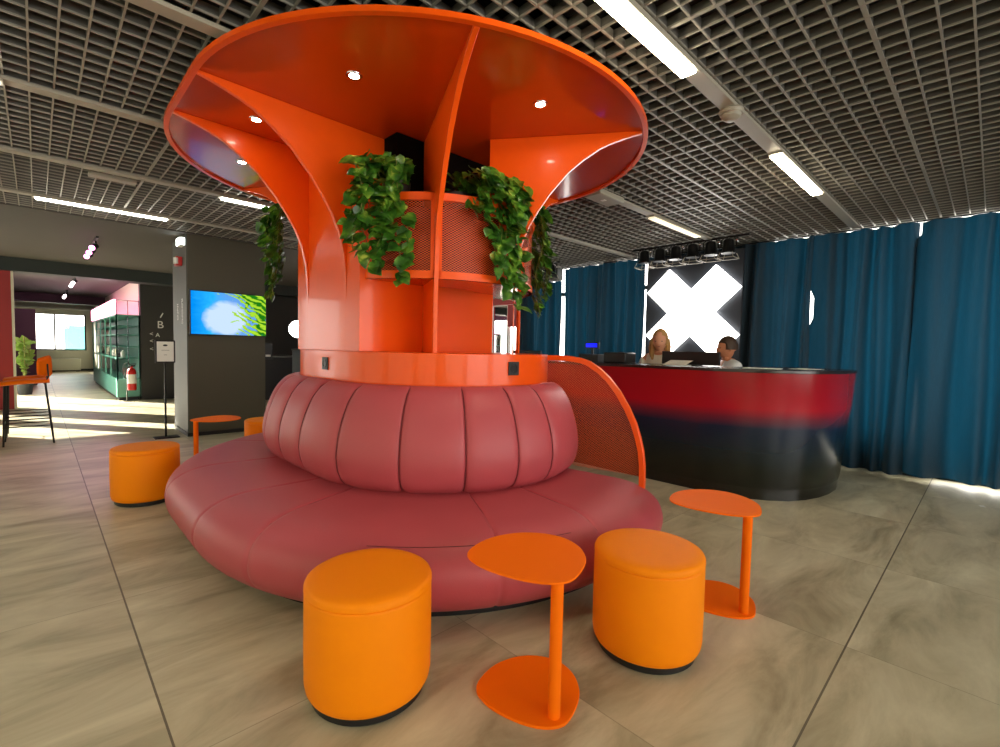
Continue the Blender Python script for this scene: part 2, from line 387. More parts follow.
# ------------------------------------------------------------------ room shell
ZC = 2.65
XR = 6.62          # inner face of the curtain-side wall
XL, YB = -3.2, -3.6
YG = 7.26
struct('floor', MB().box(XL - .3, 7.0, YB - .3, 25.6, -.1, 0), FLOOR, smooth=0)
struct('ceiling', MB().box(XL - .3, XR + .4, YB - .3, YG + .05, 3.02, 3.12), SLAB, smooth=0)
g = MB(); gw_ = MB()
x = XL
k = 0
while x < XR:
    w = .0042 if k % 13 else .009
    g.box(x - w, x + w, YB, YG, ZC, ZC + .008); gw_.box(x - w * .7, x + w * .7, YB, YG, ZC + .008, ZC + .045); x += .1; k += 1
y = 0.44 - .104 * 39
k = 0
while y < YG:
    w = .0042 if k % 13 else .009
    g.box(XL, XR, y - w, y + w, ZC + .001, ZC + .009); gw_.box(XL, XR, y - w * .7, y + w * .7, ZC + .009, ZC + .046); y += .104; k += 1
struct('ceiling', g, GRID, smooth=0)
struct('ceiling', gw_, GRID_SHADE, smooth=0)
# plain ceiling beyond the grid, beams
struct('ceiling', MB().box(XL - .3, XR + .4, YG, 12.2, ZC, ZC + .5).box(-.76, XR + .4, 12.2, 25.6, ZC, ZC + .5), PLASTER, smooth=0)
struct('trim_1', MB().box(XL, XR, YG - .012, YG, ZC - .012, ZC + .35), PLASTER, smooth=0)
struct('trim_2', MB().box(XL, XR, 11.9, 12.35, 2.42, ZC), BEAM, smooth=0)
struct('trim_3', MB().box(-.6, 1.7, 20.5, 20.95, 2.39, ZC), PLUM, smooth=0)
# right wall with windows behind the curtains
def wall_x(name, x0, x1, y0, y1, holes, z1, m):
    """wall slab thick in X with rectangular holes (ya, yb, za, zb), sorted in y, not overlapping"""
    w = MB(); c = y0
    for ya, yb, za, zb in holes:
        if ya > c: w.box(x0, x1, c, ya, 0, z1)
        if za > 0: w.box(x0, x1, ya, yb, 0, za)
        if zb < z1: w.box(x0, x1, ya, yb, zb, z1)
        c = yb
    if c < y1: w.box(x0, x1, c, y1, 0, z1)
    return struct(name, w, m, smooth=0)
RW = [(-3.2, -1.4, .0, 2.70), (-1.3, .42, .0, 2.70), (.50, 1.30, .35, 2.70), (1.42, 2.05, .35, 2.70), (3.52, 4.35, .35, 2.70), (4.45, 5.93, .35, 2.70)]
wall_x('wall_right', XR, XR + .18, YB - .3, 5.95, RW, 3.02, PLASTER)
wall_x('wall_right', XR, XR + .18, 5.95, 12.6, [(6.2, 7.2, .25, 2.12)], 3.02, PINKW)
def window(n, axis, c, a0, a1, z0, z1, transom=None, mull=(), fr=.045, fm=None):
    f = MB()
    def bx(p0, p1, q0, q1):
        if axis == 'x': f.box(c - .025, c + .025, p0, p1, q0, q1)
        else: f.box(p0, p1, c - .025, c + .025, q0, q1)
    bx(a0, a0 + fr, z0, z1); bx(a1 - fr, a1, z0, z1); bx(a0, a1, z0, z0 + fr); bx(a0, a1, z1 - .02, z1)
    if transom: bx(a0, a1, transom - .03, transom + .03)
    for q in mull: bx(q - .025, q + .025, z0, z1)
    o = struct('window_%d' % n, f, fm or BEAM, smooth=0)
    p = MB()
    if axis == 'x': p.add([(c, a0, z0), (c, a1, z0), (c, a1, z1), (c, a0, z1)], [(0, 1, 2, 3)])
    else: p.add([(a0, c, z0), (a1, c, z0), (a1, c, z1), (a0, c, z1)], [(0, 1, 2, 3)])
    build('pane', p, GLASS, o, smooth=0)
    return o
wn = 1
for ya, yb, za, zb in RW:
    window(wn, 'x', XR + .09, ya, yb, za, zb, transom=2.23); wn += 1
window(wn, 'x', XR + .09, 6.2, 7.2, .25, 2.12, mull=(6.7,), fr=.03, fm=WHITE); wn += 1
# left wall
LW = [(-2.6, -.2, .4, 2.5), (.3, 2.9, .4, 2.5), (3.4, 6.0, .4, 2.5), (6.5, 9.0, .4, 2.5)]
wall_x('wall_left', XL - .2, XL, YB - .3, 12.6, LW, 3.02, CREAM)
for i, (ya, yb, za, zb) in enumerate(LW):
    window(wn, 'x', XL - .1, ya, yb, za, zb, mull=tuple(ya + (yb - ya) * q / 3 for q in (1, 2)), fr=.06 if i < 4 else .1); wn += 1
# wall behind the camera
w = MB(); c = XL
BWH = [(-2.6, -.2), (.3, 2.8), (3.3, 5.9)]
for a, b in BWH:
    w.box(c, a, YB - .2, YB, 0, 3.02); w.box(a, b, YB - .2, YB, 0, .5); w.box(a, b, YB - .2, YB, 2.5, 3.02); c = b
w.box(c, XR, YB - .2, YB, 0, 3.02)
struct('wall_back', w, CREAM, smooth=0)
for a, b in BWH:
    window(wn, 'y', YB - .1, a, b, .5, 2.5, mull=((a + b) / 2,)); wn += 1
# dark wall behind the column, red wall, far passage
struct('wall_far', MB().box(1.585, XR + .2, 12.55, 12.75, 0, ZC), DARKW, smooth=0)
struct('wall_far', MB().box(-1.04, -.30, 12.0, 12.2, 0, 2.42), REDW, smooth=0)
struct('wall_far', MB().box(XL - .2, -.62, 12.0, 12.2, 2.45, ZC).box(-1.98, -1.63, 12.0, 12.2, 0, 2.45), CREAM, smooth=0)
window(wn, 'y', 12.1, XL, -1.98, 0, 2.45); wn += 1
window(wn, 'y', 12.1, -1.63, -1.04, 0, 2.45); wn += 1
struct('trim_4', MB().box(-.30, -.27, 11.99, 12.22, 0, 2.42), CREAM, smooth=0)
wall_x('wall_left', -.75, -.6, 12.2, 25.4, [(12.6, 15.4, .0, 2.45)], ZC, PLUM)
window(wn, 'x', -.68, 12.6, 15.4, 0, 2.45, mull=(14.0,)); wn += 1
struct('wall_right', MB().box(1.66, 1.8, 12.75, 25.4, 0, ZC), CREAM, smooth=0)
w = MB().box(-.75, -.07, 25.3, 25.5, 0, ZC).box(1.44, 1.8, 25.3, 25.5, 0, ZC).box(-.07, 1.44, 25.3, 25.5, 0, .82).box(-.07, 1.44, 25.3, 25.5, 2.22, ZC)
struct('wall_end', w, CREAM, smooth=0)
window(wn, 'y', 25.36, -.07, 1.44, .82, 2.22, mull=(.52,), fr=.05); wn += 1
struct('baseboard_end', MB().box(-.6, 1.66, 25.27, 25.3, 0, .09), BEAM, smooth=0)
struct('trim_5', MB().box(-.6, 1.66, 25.2, 25.3, 2.40, 2.46), WHITE, smooth=0)
struct('wall_partition', MB().box(-.6, .0, 18.0, 18.12, 0, 2.04), PLUM, smooth=0)
# pillar
struct('wall_pillar', MB().box(1.43, 2.38, 7.35, 8.2, 0, ZC), TAUPE, smooth=0)
struct('trim_6', MB().box(1.418, 1.43, 7.36, 8.21, .05, ZC), TAUPE2, smooth=0)
struct('baseboard_pillar', MB().box(1.41, 2.39, 7.335, 7.35, 0, .05).box(1.41, 1.43, 7.34, 8.2, 0, .05), BLACK, smooth=0)

# ------------------------------------------------------------------ ceiling bars and lamps
def barline(y, x0, x1, label):
    t = thing('light_track', label, 'ceiling track', (x0, y, ZC), 'long grey tracks across the grid ceiling')
    build('channel', MB().box(x0, x1, y - .042, y + .042, ZC - .022, ZC - .0005), BAR, t, smooth=0, bevel=.004)
barline(1.11, XL, XR - .3, 'grey ceiling track with two lit tubes, running to the curtains right of the canopy')
barline(2.49, XL, XR - .6, 'grey ceiling track ending above the stage spotlights')
barline(3.79, XL, XR - .3, 'grey ceiling track between the canopy and the two rear tracks, without lit tube')
barline(5.15, XL, XR - .3, 'grey ceiling track holding the tube half hidden by the canopy')
barline(6.53, XL, XR - .3, 'grey ceiling track nearest the end of the grid, above the screen')
def tube_lamp(x0, x1, y, label, m=TUBE, w=.038):
    t = thing('tube_lamp', label, 'ceiling lamp', (x0, y, ZC - .02), 'tube lamps')
    build('housing', MB().box(x0 - .02, x1 + .02, y - w - .006, y + w + .006, ZC - .034, ZC - .022), BAR, t, smooth=0)
    build('diffuser', MB().box(x0, x1, y - w, y + w, ZC - .050, ZC - .034), m, t, smooth=0, bevel=.008)
tube_lamp(1.22, 2.32, 1.11, 'large lit ceiling tube at the top right, nearest to the canopy rim')
tube_lamp(3.66, 4.76, 1.11, 'lit ceiling tube in the right track, nearer the curtains')
tube_lamp(-1.22, -.12, 1.11, 'lit ceiling tube in the right track, behind the viewer')
tube_lamp(.02, 1.08, 6.53, 'lit ceiling tube at the left end of the room, before the grey ceiling', TUBEC, .03)
tube_lamp(1.28, 2.38, 5.15, 'lit ceiling tube partly hidden behind the left side of the canopy', TUBEC, .03)
tube_lamp(-1.22, -.12, 3.79, 'lit ceiling tube left of the view in the track without visible tubes', TUBEC, .03)
tube_lamp(4.50, 5.60, 2.49, 'switched-off ceiling tube with painted glow right above the row of stage spotlights', mat('unlit_tube_glow', (1, .95, .8, 1), .5, emit=(1, .85, .55, 1), estr=.4), .036)  # tube is off; weak emission stands in for light falling on it
# detector on the near track, box and vent
t = thing('smoke_detector', 'round white smoke detector on the right ceiling track between two lit tubes', 'smoke detector', (2.86, 1.11, ZC - .06))
build('base', MB().lathe([(.062, ZC - .018), (.066, ZC - .03), (.06, ZC - .045)], 2.86, 1.11, 28), BAR, t)
build('sensor_head', MB().lathe([(.054, ZC - .045), (.050, ZC - .062), (.030, ZC - .078), (0.0001, ZC - .08)], 2.86, 1.11, 28), BAR, t)
t = thing('ceiling_speaker', 'flat rectangular cream box on the ceiling just right of the canopy rim', 'ceiling box', (3.7, 2.52, ZC - .04))
build('case', MB().box(3.50, 3.88, 2.42, 2.60, ZC - .05, ZC), BAR, t, bevel=.008)
build('indicator', MB().box(3.66, 3.70, 2.49, 2.53, ZC - .054, ZC - .05), WHITE, t)
t = thing('ceiling_vent', 'short pale plate on the left ceiling between two tracks', 'ceiling plate', (.5, 5.33, ZC - .03))
build('plate', MB().box(.34, .66, 5.28, 5.38, ZC - .03, ZC), BAR, t, bevel=.004)

# ------------------------------------------------------------------ orange kiosk column
OC = (2.018, 2.81); RC = 1.446; LF = .6
OD = (2.18, 2.85); RD = .77
UC = (2.12, 2.90); RU = .72
kiosk = thing('canopy_column', 'tall glossy orange column with mushroom canopy and curved fins rising from the sofa', 'column kiosk', (2.15, 3.15, 0))
canopy = build('canopy', MB().prism(stad(*OC, RC - .02, LF), 2.600, 2.6075), LACQ_IN, kiosk)
outer, inner = stad(*OC, RC, LF), stad(*OC, RC - .028, LF)
m = MB(); n = len(outer)
m.v = [(x, y, z) for z in (2.584, 2.608) for ring in (outer, inner) for x, y in ring]
for k in range(n):
    k2 = (k + 1) % n
    m.f += [(k, k2, n + k2, n + k), (2 * n + k, 2 * n + k2, 3 * n + k2, 3 * n + k), (k, k2, 2 * n + k2, 2 * n + k), (n + k, n + k2, 3 * n + k2, 3 * n + k)]
build('canopy_rim', m, LACQ, canopy)
# fins
FP = [(0, 2.585), (.08, 2.572), (.17, 2.552), (.25, 2.532), (.33, 2.505), (.46, 2.44), (.58, 2.365), (.72, 2.24), (.81, 2.14), (.88, 2.05), (.94, 1.94), (.975, 1.82), (.99, 1.70), (1, 1.53), (1, 1.40), (1, 1.2151)]
def fin(b, r, depth=.42, th=.028, low=None):
    bx, by = b; rx, ry = r; L = hypot(rx - bx, ry - by); dx, dy = (rx - bx) / L, (ry - by) / L; nx, ny = -dy, dx
    pts = [((1 - s) * L, z) for s, z in FP] + ([(-depth, 1.2151)] if low is None else [(-low, 1.2151), (-low, 1.655), (-depth, 1.655)]) + [(-depth, 2.5995), (L, 2.5995)]
    m = MB(); n = len(pts)
    for sgn in (-1, 1):
        m.v += [(bx + dx * t + nx * th / 2 * sgn, by + dy * t + ny * th / 2 * sgn, z) for t, z in pts]
    m.f.append(tuple(range(n))); m.f.append(tuple(range(n, 2 * n))[::-1])
    for k in range(n):
        k2 = (k + 1) % n; m.f.append((k, k2, n + k2, n + k))
    build('fin', m, LACQ, kiosk, smooth=25, bevel=.003)
f1, f2 = ((1.40, 2.85), (.60, 2.83)), ((1.40, 3.43), (.60, 3.41))
fF, f4 = ((1.70, 2.31), (1.345, 1.57)), ((2.25, 2.20), (2.70, 1.575))
f5, f6 = ((2.97, 2.84), (3.42, 2.83)), ((2.97, 3.43), (3.42, 3.41))
f7, f8 = ((1.70, 3.97), (1.345, 4.65)), ((2.25, 4.08), (2.70, 4.645))
for a in (f1, f2): fin(*a, depth=.28)
fin(*fF, depth=.42)
fin(*f4, depth=.18, low=.006)
for a in (f5, f6): fin(*a, depth=.30, low=.022)
for a in (f7, f8): fin(*a, depth=.36)
# core
build('core_panel', MB().box(1.40, 2.50, 2.67, 3.61, 1.2151, 2.14).box(1.40, 1.43, 2.86, 3.42, 2.14, 2.5995), LACQ, kiosk, smooth=0, bevel=.002)
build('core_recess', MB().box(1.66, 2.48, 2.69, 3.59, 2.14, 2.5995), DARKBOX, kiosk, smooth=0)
# curved mesh trays
def arcpts(c, r, p0, p1, n=14):
    a0, a1 = atan2(p0[1] - c[1], p0[0] - c[0]), atan2(p1[1] - c[1], p1[0] - c[0])
    while a1 - a0 > pi: a1 -= 2 * pi
    while a1 - a0 < -pi: a1 += 2 * pi
    return [(c[0] + r * cos(a0 + (a1 - a0) * k / n), c[1] + r * sin(a0 + (a1 - a0) * k / n), a0 + (a1 - a0) * k / n) for k in range(n + 1)]
def tray(c, p0, p1):
    z0, z1 = 1.655, 2.155
    n = 18; A = arcpts(c, RU, p0, p1, n)
    sgn = 1 if A[-1][2] > A[0][2] else -1
    m = MB()
    def strip(k0, k1, za, zb, th=.022):
        secs = []
        for (x, y, a) in A[k0:k1 + 1]:
            secs.append([(x, y, za), (x, y, zb), (x - th * cos(a), y - th * sin(a), zb), (x - th * cos(a), y - th * sin(a), za)])
        m.loft(secs)
    strip(0, n, z0, z0 + .045); strip(0, n, z1 - .045, z1); strip(0, 1, z0, z1); strip(n - 1, n, z0, z1)
    fr = build('tray_frame', m, LACQ, kiosk, smooth=30)
    q = MB(); rr = RU - .010
    for x, y, a in A:
        q.v += [(c[0] + rr * cos(a), c[1] + rr * sin(a), z0 + .02), (c[0] + rr * cos(a), c[1] + rr * sin(a), z1 - .02)]
    q.f = [(2 * k, 2 * k + 2, 2 * k + 3, 2 * k + 1) for k in range(n)]
    q.uv = lambda x, y, z: (atan2(y - c[1], x - c[0]) * rr, z)
    build('mesh_panel', q, MESHM, fr, smooth=30)
    s = MB(); rin = .30; o2 = []
    for x, y, a in A: s.v += [(x, y, z0), (c[0] + rin * cos(a), c[1] + rin * sin(a), z0), (x, y, z0 + .015), (c[0] + rin * cos(a), c[1] + rin * sin(a), z0 + .015)]
    s.f = [(4 * k, 4 * k + 4, 4 * k + 5, 4 * k + 1) for k in range(n)] + [(4 * k + 2, 4 * k + 6, 4 * k + 7, 4 * k + 3) for k in range(n)]
    build('tray_floor', s, LACQ_IN, fr, smooth=0)
    # dark liner behind the mesh
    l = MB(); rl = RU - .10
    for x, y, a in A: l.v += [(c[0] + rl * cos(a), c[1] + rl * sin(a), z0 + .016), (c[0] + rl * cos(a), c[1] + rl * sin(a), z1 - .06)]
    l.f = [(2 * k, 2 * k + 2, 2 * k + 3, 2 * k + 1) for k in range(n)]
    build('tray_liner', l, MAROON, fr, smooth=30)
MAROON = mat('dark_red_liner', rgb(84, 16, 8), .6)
UB = (2.12, 3.38)
tray(UC, f1[0], fF[0]); tray(UC, fF[0], f4[0]); tray(UC, f4[0], f5[0])
tray(UB, f2[0], f7[0]); tray(UB, f7[0], f8[0]); tray(UB, f8[0], f6[0])
# base drum
drum = build('base_drum', MB().prism(stad(*OD, RD, LF, 60), .05, 1.215), LACQ, kiosk, smooth=30, bevel=.003)
def socket(x, y, z, nx, ny):
    M = face_mtx((x, y, z), (-ny, nx, 0), (0, 0, 1))
    if Vector((-ny, nx, 0)).cross(Vector((0, 0, 1))).dot(Vector((nx, ny, 0))) < 0: M = face_mtx((x, y, z), (ny, -nx, 0), (0, 0, 1))
    m = MB(); q = .042
    m.add([M @ Vector(p) for p in [(-q, -q, 0), (q, -q, 0), (q, q, 0), (-q, q, 0), (-q, -q, .009), (q, -q, .009), (q, q, .009), (-q, q, .009)]],
          [(0, 3, 2, 1), (4, 5, 6, 7), (0, 1, 5, 4), (1, 2, 6, 5), (2, 3, 7, 6), (3, 0, 4, 7)])
    s = build('socket', m, BLACK, kiosk, smooth=0, bevel=.002)
    m = MB(); ring = []
    for r_, h in ((.030, .009), (.030, .0125), (.022, .0125), (.020, .0095), (.0001, .0095)):
        ring.append([M @ Vector((r_ * cos(2 * pi * k / 24), r_ * sin(2 * pi * k / 24), h)) for k in range(24)])
    m.loft(ring, caps=False); build('outlet', m, BLACKM, s)
socket(1.41, 3.155, 1.125, -1, 0)
a = R_(-93.5); socket(OD[0] + RD * cos(a), OD[1] + RD * sin(a), 1.128, cos(a), sin(a))
# curved divider with mesh
S0 = Vector((2.56, 2.16)); E0 = Vector((2.70, 1.50)); dv = (E0 - S0).normalized(); nv = Vector((-dv.y, dv.x))
DP = [(0, 1.205), (.09, 1.205), (.17, 1.203), (.25, 1.192), (.31, 1.174), (.38, 1.132), (.45, 1.073), (.52, .992), (.585, .89), (.63, .80), (.66, .715), (.682, .63), (.693, .54), (.696, .45), (.696, .30)]
m = MB(); secs = []
for i, (t_, z_) in enumerate(DP):
    a0, a1 = DP[max(i - 1, 0)], DP[min(i + 1, len(DP) - 1)]
    tx, tz = a1[0] - a0[0], a1[1] - a0[1]; l = hypot(tx, tz); ox, oz = -tz / l, tx / l      # outward in (t,z)
    sec = []
    for u_, v_ in ((-.017, -.028), (.017, -.028), (.017, .008), (-.017, .008)):
        p = S0 + dv * (t_ + ox * v_) + nv * u_; sec.append((p.x, p.y, z_ + oz * v_))
    secs.append(sec)
m.loft(secs)
div = build('divider_frame', m, LACQ, kiosk, smooth=30, bevel=.004)
m = MB(); base = .47
inner_pts = [(t_ - .005, z_ - .012) for t_, z_ in DP if z_ > base] + [(.69, base)]
m.v = [(*(S0 + dv * t_), z_) for t_, z_ in inner_pts] + [(*(S0 + dv * -.03), base), (*(S0 + dv * -.03), 1.2)]
m.f = [tuple(range(len(m.v)))]
m.uv = lambda x, y, z: ((Vector((x, y)) - S0).dot(dv), z)
build('divider_mesh', m, MESHP, div, smooth=0)
# downlights in the canopy
for x, y in ((1.17, 2.30), (2.02, 1.81), (.98, 3.17), (1.13, 3.98), (2.83, 2.35)):
    d = build('downlight_ring', MB().lathe([(.026, 2.6), (.026, 2.5955), (.038, 2.5955), (.040, 2.6)], x, y, 24), CHROME, canopy)
    build('downlight_lens', MB().lathe([(.0001, 2.5965), (.025, 2.5965), (.025, 2.599)], x, y, 20), SPOTE, d)

# ------------------------------------------------------------------ sofa
sofa = thing('round_sofa', 'large curved burgundy leather sofa wrapped round the orange column', 'sofa', (2.18, 3.1, 0))
RM = .97
def station(u):   # u metres along path at r=.97, from the divider end; returns centre, direction
    a_end = R_(-62); arc1 = RM * (pi + a_end)
    if u <= arc1:
        a = a_end - u / RM; return OD[0], OD[1], cos(a), sin(a), a
    if u <= arc1 + LF: return OD[0], OD[1] + (u - arc1), -1, 0, -pi
    a = pi - (u - arc1 - LF) / RM; return OD[0], OD[1] + LF, cos(a), sin(a), a
def u_ang(deg): return RM * R_(-62 - deg)
UT = RM * R_(118) * 2 + LF
def E_(r): # end line of the sofa beside the divider
    q = (r - .8) / .8
    return Vector((2.615 + .10 * q, 2.17 - .78 * q))
def spos(u, r):
    cx, cy, dx, dy, a = station(u)
    p = Vector((cx + dx * r, cy + dy * r))
    ub = u_ang(-84)
    if u < ub:
        w = 1 - u / ub; w = w * w * (3 - 2 * w)
        p = p * (1 - w) + E_(r) * w
    return p
def sofa_sweep(prof, seams, groove, gw, n_between, us, end_round=.05, u0=0., u1=UT, bul=None):
    """prof: list of (r, z, weight); returns MB"""
    S = []
    cr = sum(p[0] for p in prof) / len(prof); cz = sum(p[1] for p in prof) / len(prof)
    ends = [(u0, .78), (u0 + .012, .9), (u0 + .03, .97)]; ends2 = [(u1 - .03, .97), (u1 - .012, .9), (u1, .78)]
    st = [(u, s) for u, s in ends] + [(u, 1) for u in us if u0 + .04 < u < u1 - .04] + ends2
    for u, sc in st:
        d = min(abs(u - s) for s in seams) if seams else 9
        gdep = groove * math.exp(-(d / gw) ** 2)
        if bul:
            near = sorted(seams, key=lambda s: abs(s - u))[:1][0]
            gdep += bul * math.exp(-(d / (gw * 5)) ** 2)
        sec = []
        for r, z, w, nr, nz_ in prof:
            rr = cr + (r - cr) * sc - nr * gdep * w; zz = cz + (z - cz) * (sc if sc > .95 else sc * .5 + .5 * .97) - nz_ * gdep * w
            p = spos(u, rr); sec.append((p.x, p.y, zz))
        S.append(sec)
    m = MB().loft(S); return m
def normals(pts, wts):
    out = []; n = len(pts)
    A = sum(pts[i][0] * pts[(i + 1) % n][1] - pts[(i + 1) % n][0] * pts[i][1] for i in range(n)); sg = 1 if A > 0 else -1
    for i in range(n):
        a, b = pts[i - 1], pts[(i + 1) % n]; tx, tz = b[0] - a[0], b[1] - a[1]; l = hypot(tx, tz) or 1
        out.append((pts[i][0], pts[i][1], wts[i], sg * tz / l, -sg * tx / l))
    return out
def smooth_closed(P, k=4):
    out = []; n = len(P)
    for i in range(n):
        p0, p1, p2, p3 = P[i - 1], P[i], P[(i + 1) % n], P[(i + 2) % n]
        for j in range(k):
            t = j / k
            out.append(tuple(.5 * ((2 * p1[c]) + (-p0[c] + p2[c]) * t + (2 * p0[c] - 5 * p1[c] + 4 * p2[c] - p3[c]) * t * t + (-p0[c] + 3 * p1[c] - 3 * p2[c] + p3[c]) * t ** 3) for c in range(2)))
    return out
def stations(seams, step):
    us = set(); u = 0
    while u < UT: us.add(round(u, 4)); u += step
    for s in seams:
        for d in (-.03, -.018, -.01, -.005, 0, .005, .01, .018, .03): us.add(round(s + d, 4))
    return sorted(x for x in us if 0 <= x <= UT)
# seams
ua = RM * R_(118)
bs = [u_ang(d) for d in (-86.7, -102.2, -120.2, -140.7, -163.3)] + [ua + .13, ua + .47]
u = ua + .77
while u < UT - .15: bs.append(u); u += .345
ss = [u_ang(-98), u_ang(-118), u_ang(-160), ua - .01, ua + .72, ua + 1.35, ua + 2.0]
SP = [(.80, .30), (.80, .428), (1.0, .432), (1.22, .432), (1.38, .428), (1.50, .402), (1.59, .34), (1.622, .25), (1.60, .16), (1.53, .09), (1.44, .058), (1.25, .056), (.85, .056)]
P = smooth_closed(SP, 3)
prof = normals(P, [1 if p[0] > .84 else 0 for p in P])
seat = build('seat', sofa_sweep(prof, ss, .007, .007, 0, stations(ss, .06)), SOFA, sofa, smooth=50)
BP = [(.775, .40), (.80, .40), (.91, .42), (.985, .465), (1.02, .535), (1.032, .62), (1.02, .72), (.99, .82), (.945, .92), (.885, .993), (.83, 1.022), (.785, 1.02), (.775, .99), (.775, .7)]
P = smooth_closed(BP, 3)
prof = normals(P, [max(0, min(1, (p[0] - .80) / .06)) for p in P])
back = build('backrest', sofa_sweep(prof, bs, .010, .006, 0, stations(bs, .03), u0=.02, u1=UT - .02, bul=.010), SOFA, sofa, smooth=50)
# seam piping
def piping(par, pts_prof, seams, off, name):
    for s in seams:
        pts = []
        for r, z in pts_prof:
            p = spos(s, r); pts.append((p.x, p.y, z))
        build(name, MB().tube(pts, .0022, 6), PIPE, par)
seat_line = [(r - .006 * (1 if r > 1.4 else 0), z - .0075) for r, z in [(.86, .432), (1.0, .433), (1.22, .433), (1.38, .426), (1.45, .417), (1.50, .403), (1.55, .376), (1.59, .341), (1.60, .32)]]
piping(seat, seat_line, ss, 0, 'seam')
bl = [(.965, .452), (.988, .475), (1.018, .535), (1.030, .62), (1.018, .72), (.988, .82), (.943, .918), (.884, .988), (.835, 1.014)]
piping(back, [(r - .0080 if r > .9 else r - .004, z - (.003 if z > .95 else 0)) for r, z in bl], bs, 0, 'seam')
pts = []
u = u_ang(-104)
while u < u_ang(-142):
    p = spos(u, 1.538); pts.append((p.x, p.y, .3835)); u += .05
build('edge_seam', MB().tube(pts, .0016, 6), PIPE, seat)
m = MB(); secs = []
u = .06
while u < UT - .04:
    a_, b_ = spos(u, .85), spos(u, 1.41); secs.append([(a_.x, a_.y, 0), (b_.x, b_.y, 0), (b_.x, b_.y, .06), (a_.x, a_.y, .06)]); u += .06
build('plinth', MB().loft(secs), BLACK, sofa)

# ------------------------------------------------------------------ stools
def make_stool(label, loc):
    t = local_thing('round_stool', label, 'stool', loc, 'round orange stools')
    r, h = .2235, .426
    build('plinth', MB().lathe([(.0001, 0), (.194, 0), (.200, .006), (.200, .036), (.0001, .036)], n=48), BLACK, t)
    build('body', MB().lathe([(.0001, .032), (.200, .032), (.212, .037), (.219, .050), (r, .075), (r + .001, .2), (r, h - .042), (r - .001, h - .034), (r - .0045, h - .031)], n=64), STOOL, t, smooth=60)
    build('top_cushion', MB().lathe([(r - .0045, h - .031), (r + .001, h - .028), (r + .0005, h - .014), (r - .004, h - .005), (r - .012, h), (r - .05, h + .002), (.0001, h + .003)], n=64), STOOL, t, smooth=60)
    return t
s1 = make_stool('orange round stool at front left, before the sofa and left of the front table', (.855, 1.54, 0))
# ------------------------------------------------------------------ side tables
OUT = [(-.11, .337), (.02, .382), (.140, .362), (.225, .30), (.270, .205), (.250, .10), (.178, .013), (.075, -.036), (-.01, -.046), (-.082, .012), (-.130, .122), (-.145, .24)]
OUT = smooth_closed(OUT, 5)
def make_table(label, loc):
    t = local_thing('side_table', label, 'side table', loc, 'orange side tables')
    build('tabletop', MB().prism(OUT, .490, .498), TABLE, t, bevel=.002)
    build('pole', MB().tube([(0, 0, .011), (0, 0, .49)], .0215, 28), TABLE, t)
    bo = [(x * .88 - .002, y * .86 - .004) for x, y in OUT]
    build('base_plate', MB().prism(bo, 0, .011), TABLE, t, bevel=.002)
    return t
t1 = make_table('orange side table at front centre between the two front stools', (1.235, .975, 0))
reg(None)
copy_tree(s1, (1.845, .975, 0), 0, 'orange round stool at front right, between the two nearest side tables')
copy_tree(s1, (.600, 4.60, 0), 0, 'orange round stool on the floor left of the sofa')
copy_tree(s1, (1.80, 5.50, 0), 0, 'orange round stool mostly hidden behind the left end of the backrest')
copy_tree(t1, (2.418, .775, 0), 0, 'orange side table on the right, near the end of the sofa')
copy_tree(t1, (1.095, 5.35, 0), R_(-76), 'small far orange side table behind the sofa, before the pillar with the screen')

# ------------------------------------------------------------------ plants
def leaf(m, p, d, nrm, s):
    d = d.normalized(); side = d.cross(nrm).normalized(); n = side.cross(d).normalized()
    prof = [(0, 0), (.10, .33), (.32, .50), (.55, .44), (.78, .25), (1.0, 0)]
    o = len(m.v)
    for i, (t_, w) in enumerate(prof):
        c = p + d * (t_ * s) - n * (.25 * s * t_ * t_)
        if i in (0, 5): m.v.append(tuple(c))
        else:
            b = -.08 * s if i == 1 else 0
            m.v.append(tuple(c + side * (w * s) + n * (.10 * s) + d * b)); m.v.append(tuple(c)); m.v.append(tuple(c - side * (w * s) + n * (.10 * s) + d * b))
    m.f += [(o, o + 1, o + 2), (o, o + 2, o + 3)]
    for i in range(3):
        a = o + 1 + 3 * i; m.f += [(a, a + 3, a + 4, a + 1), (a + 1, a + 4, a + 5, a + 2)]
    a = o + 10; m.f += [(a, o + 13, a + 1), (a + 1, o + 13, a + 2)]
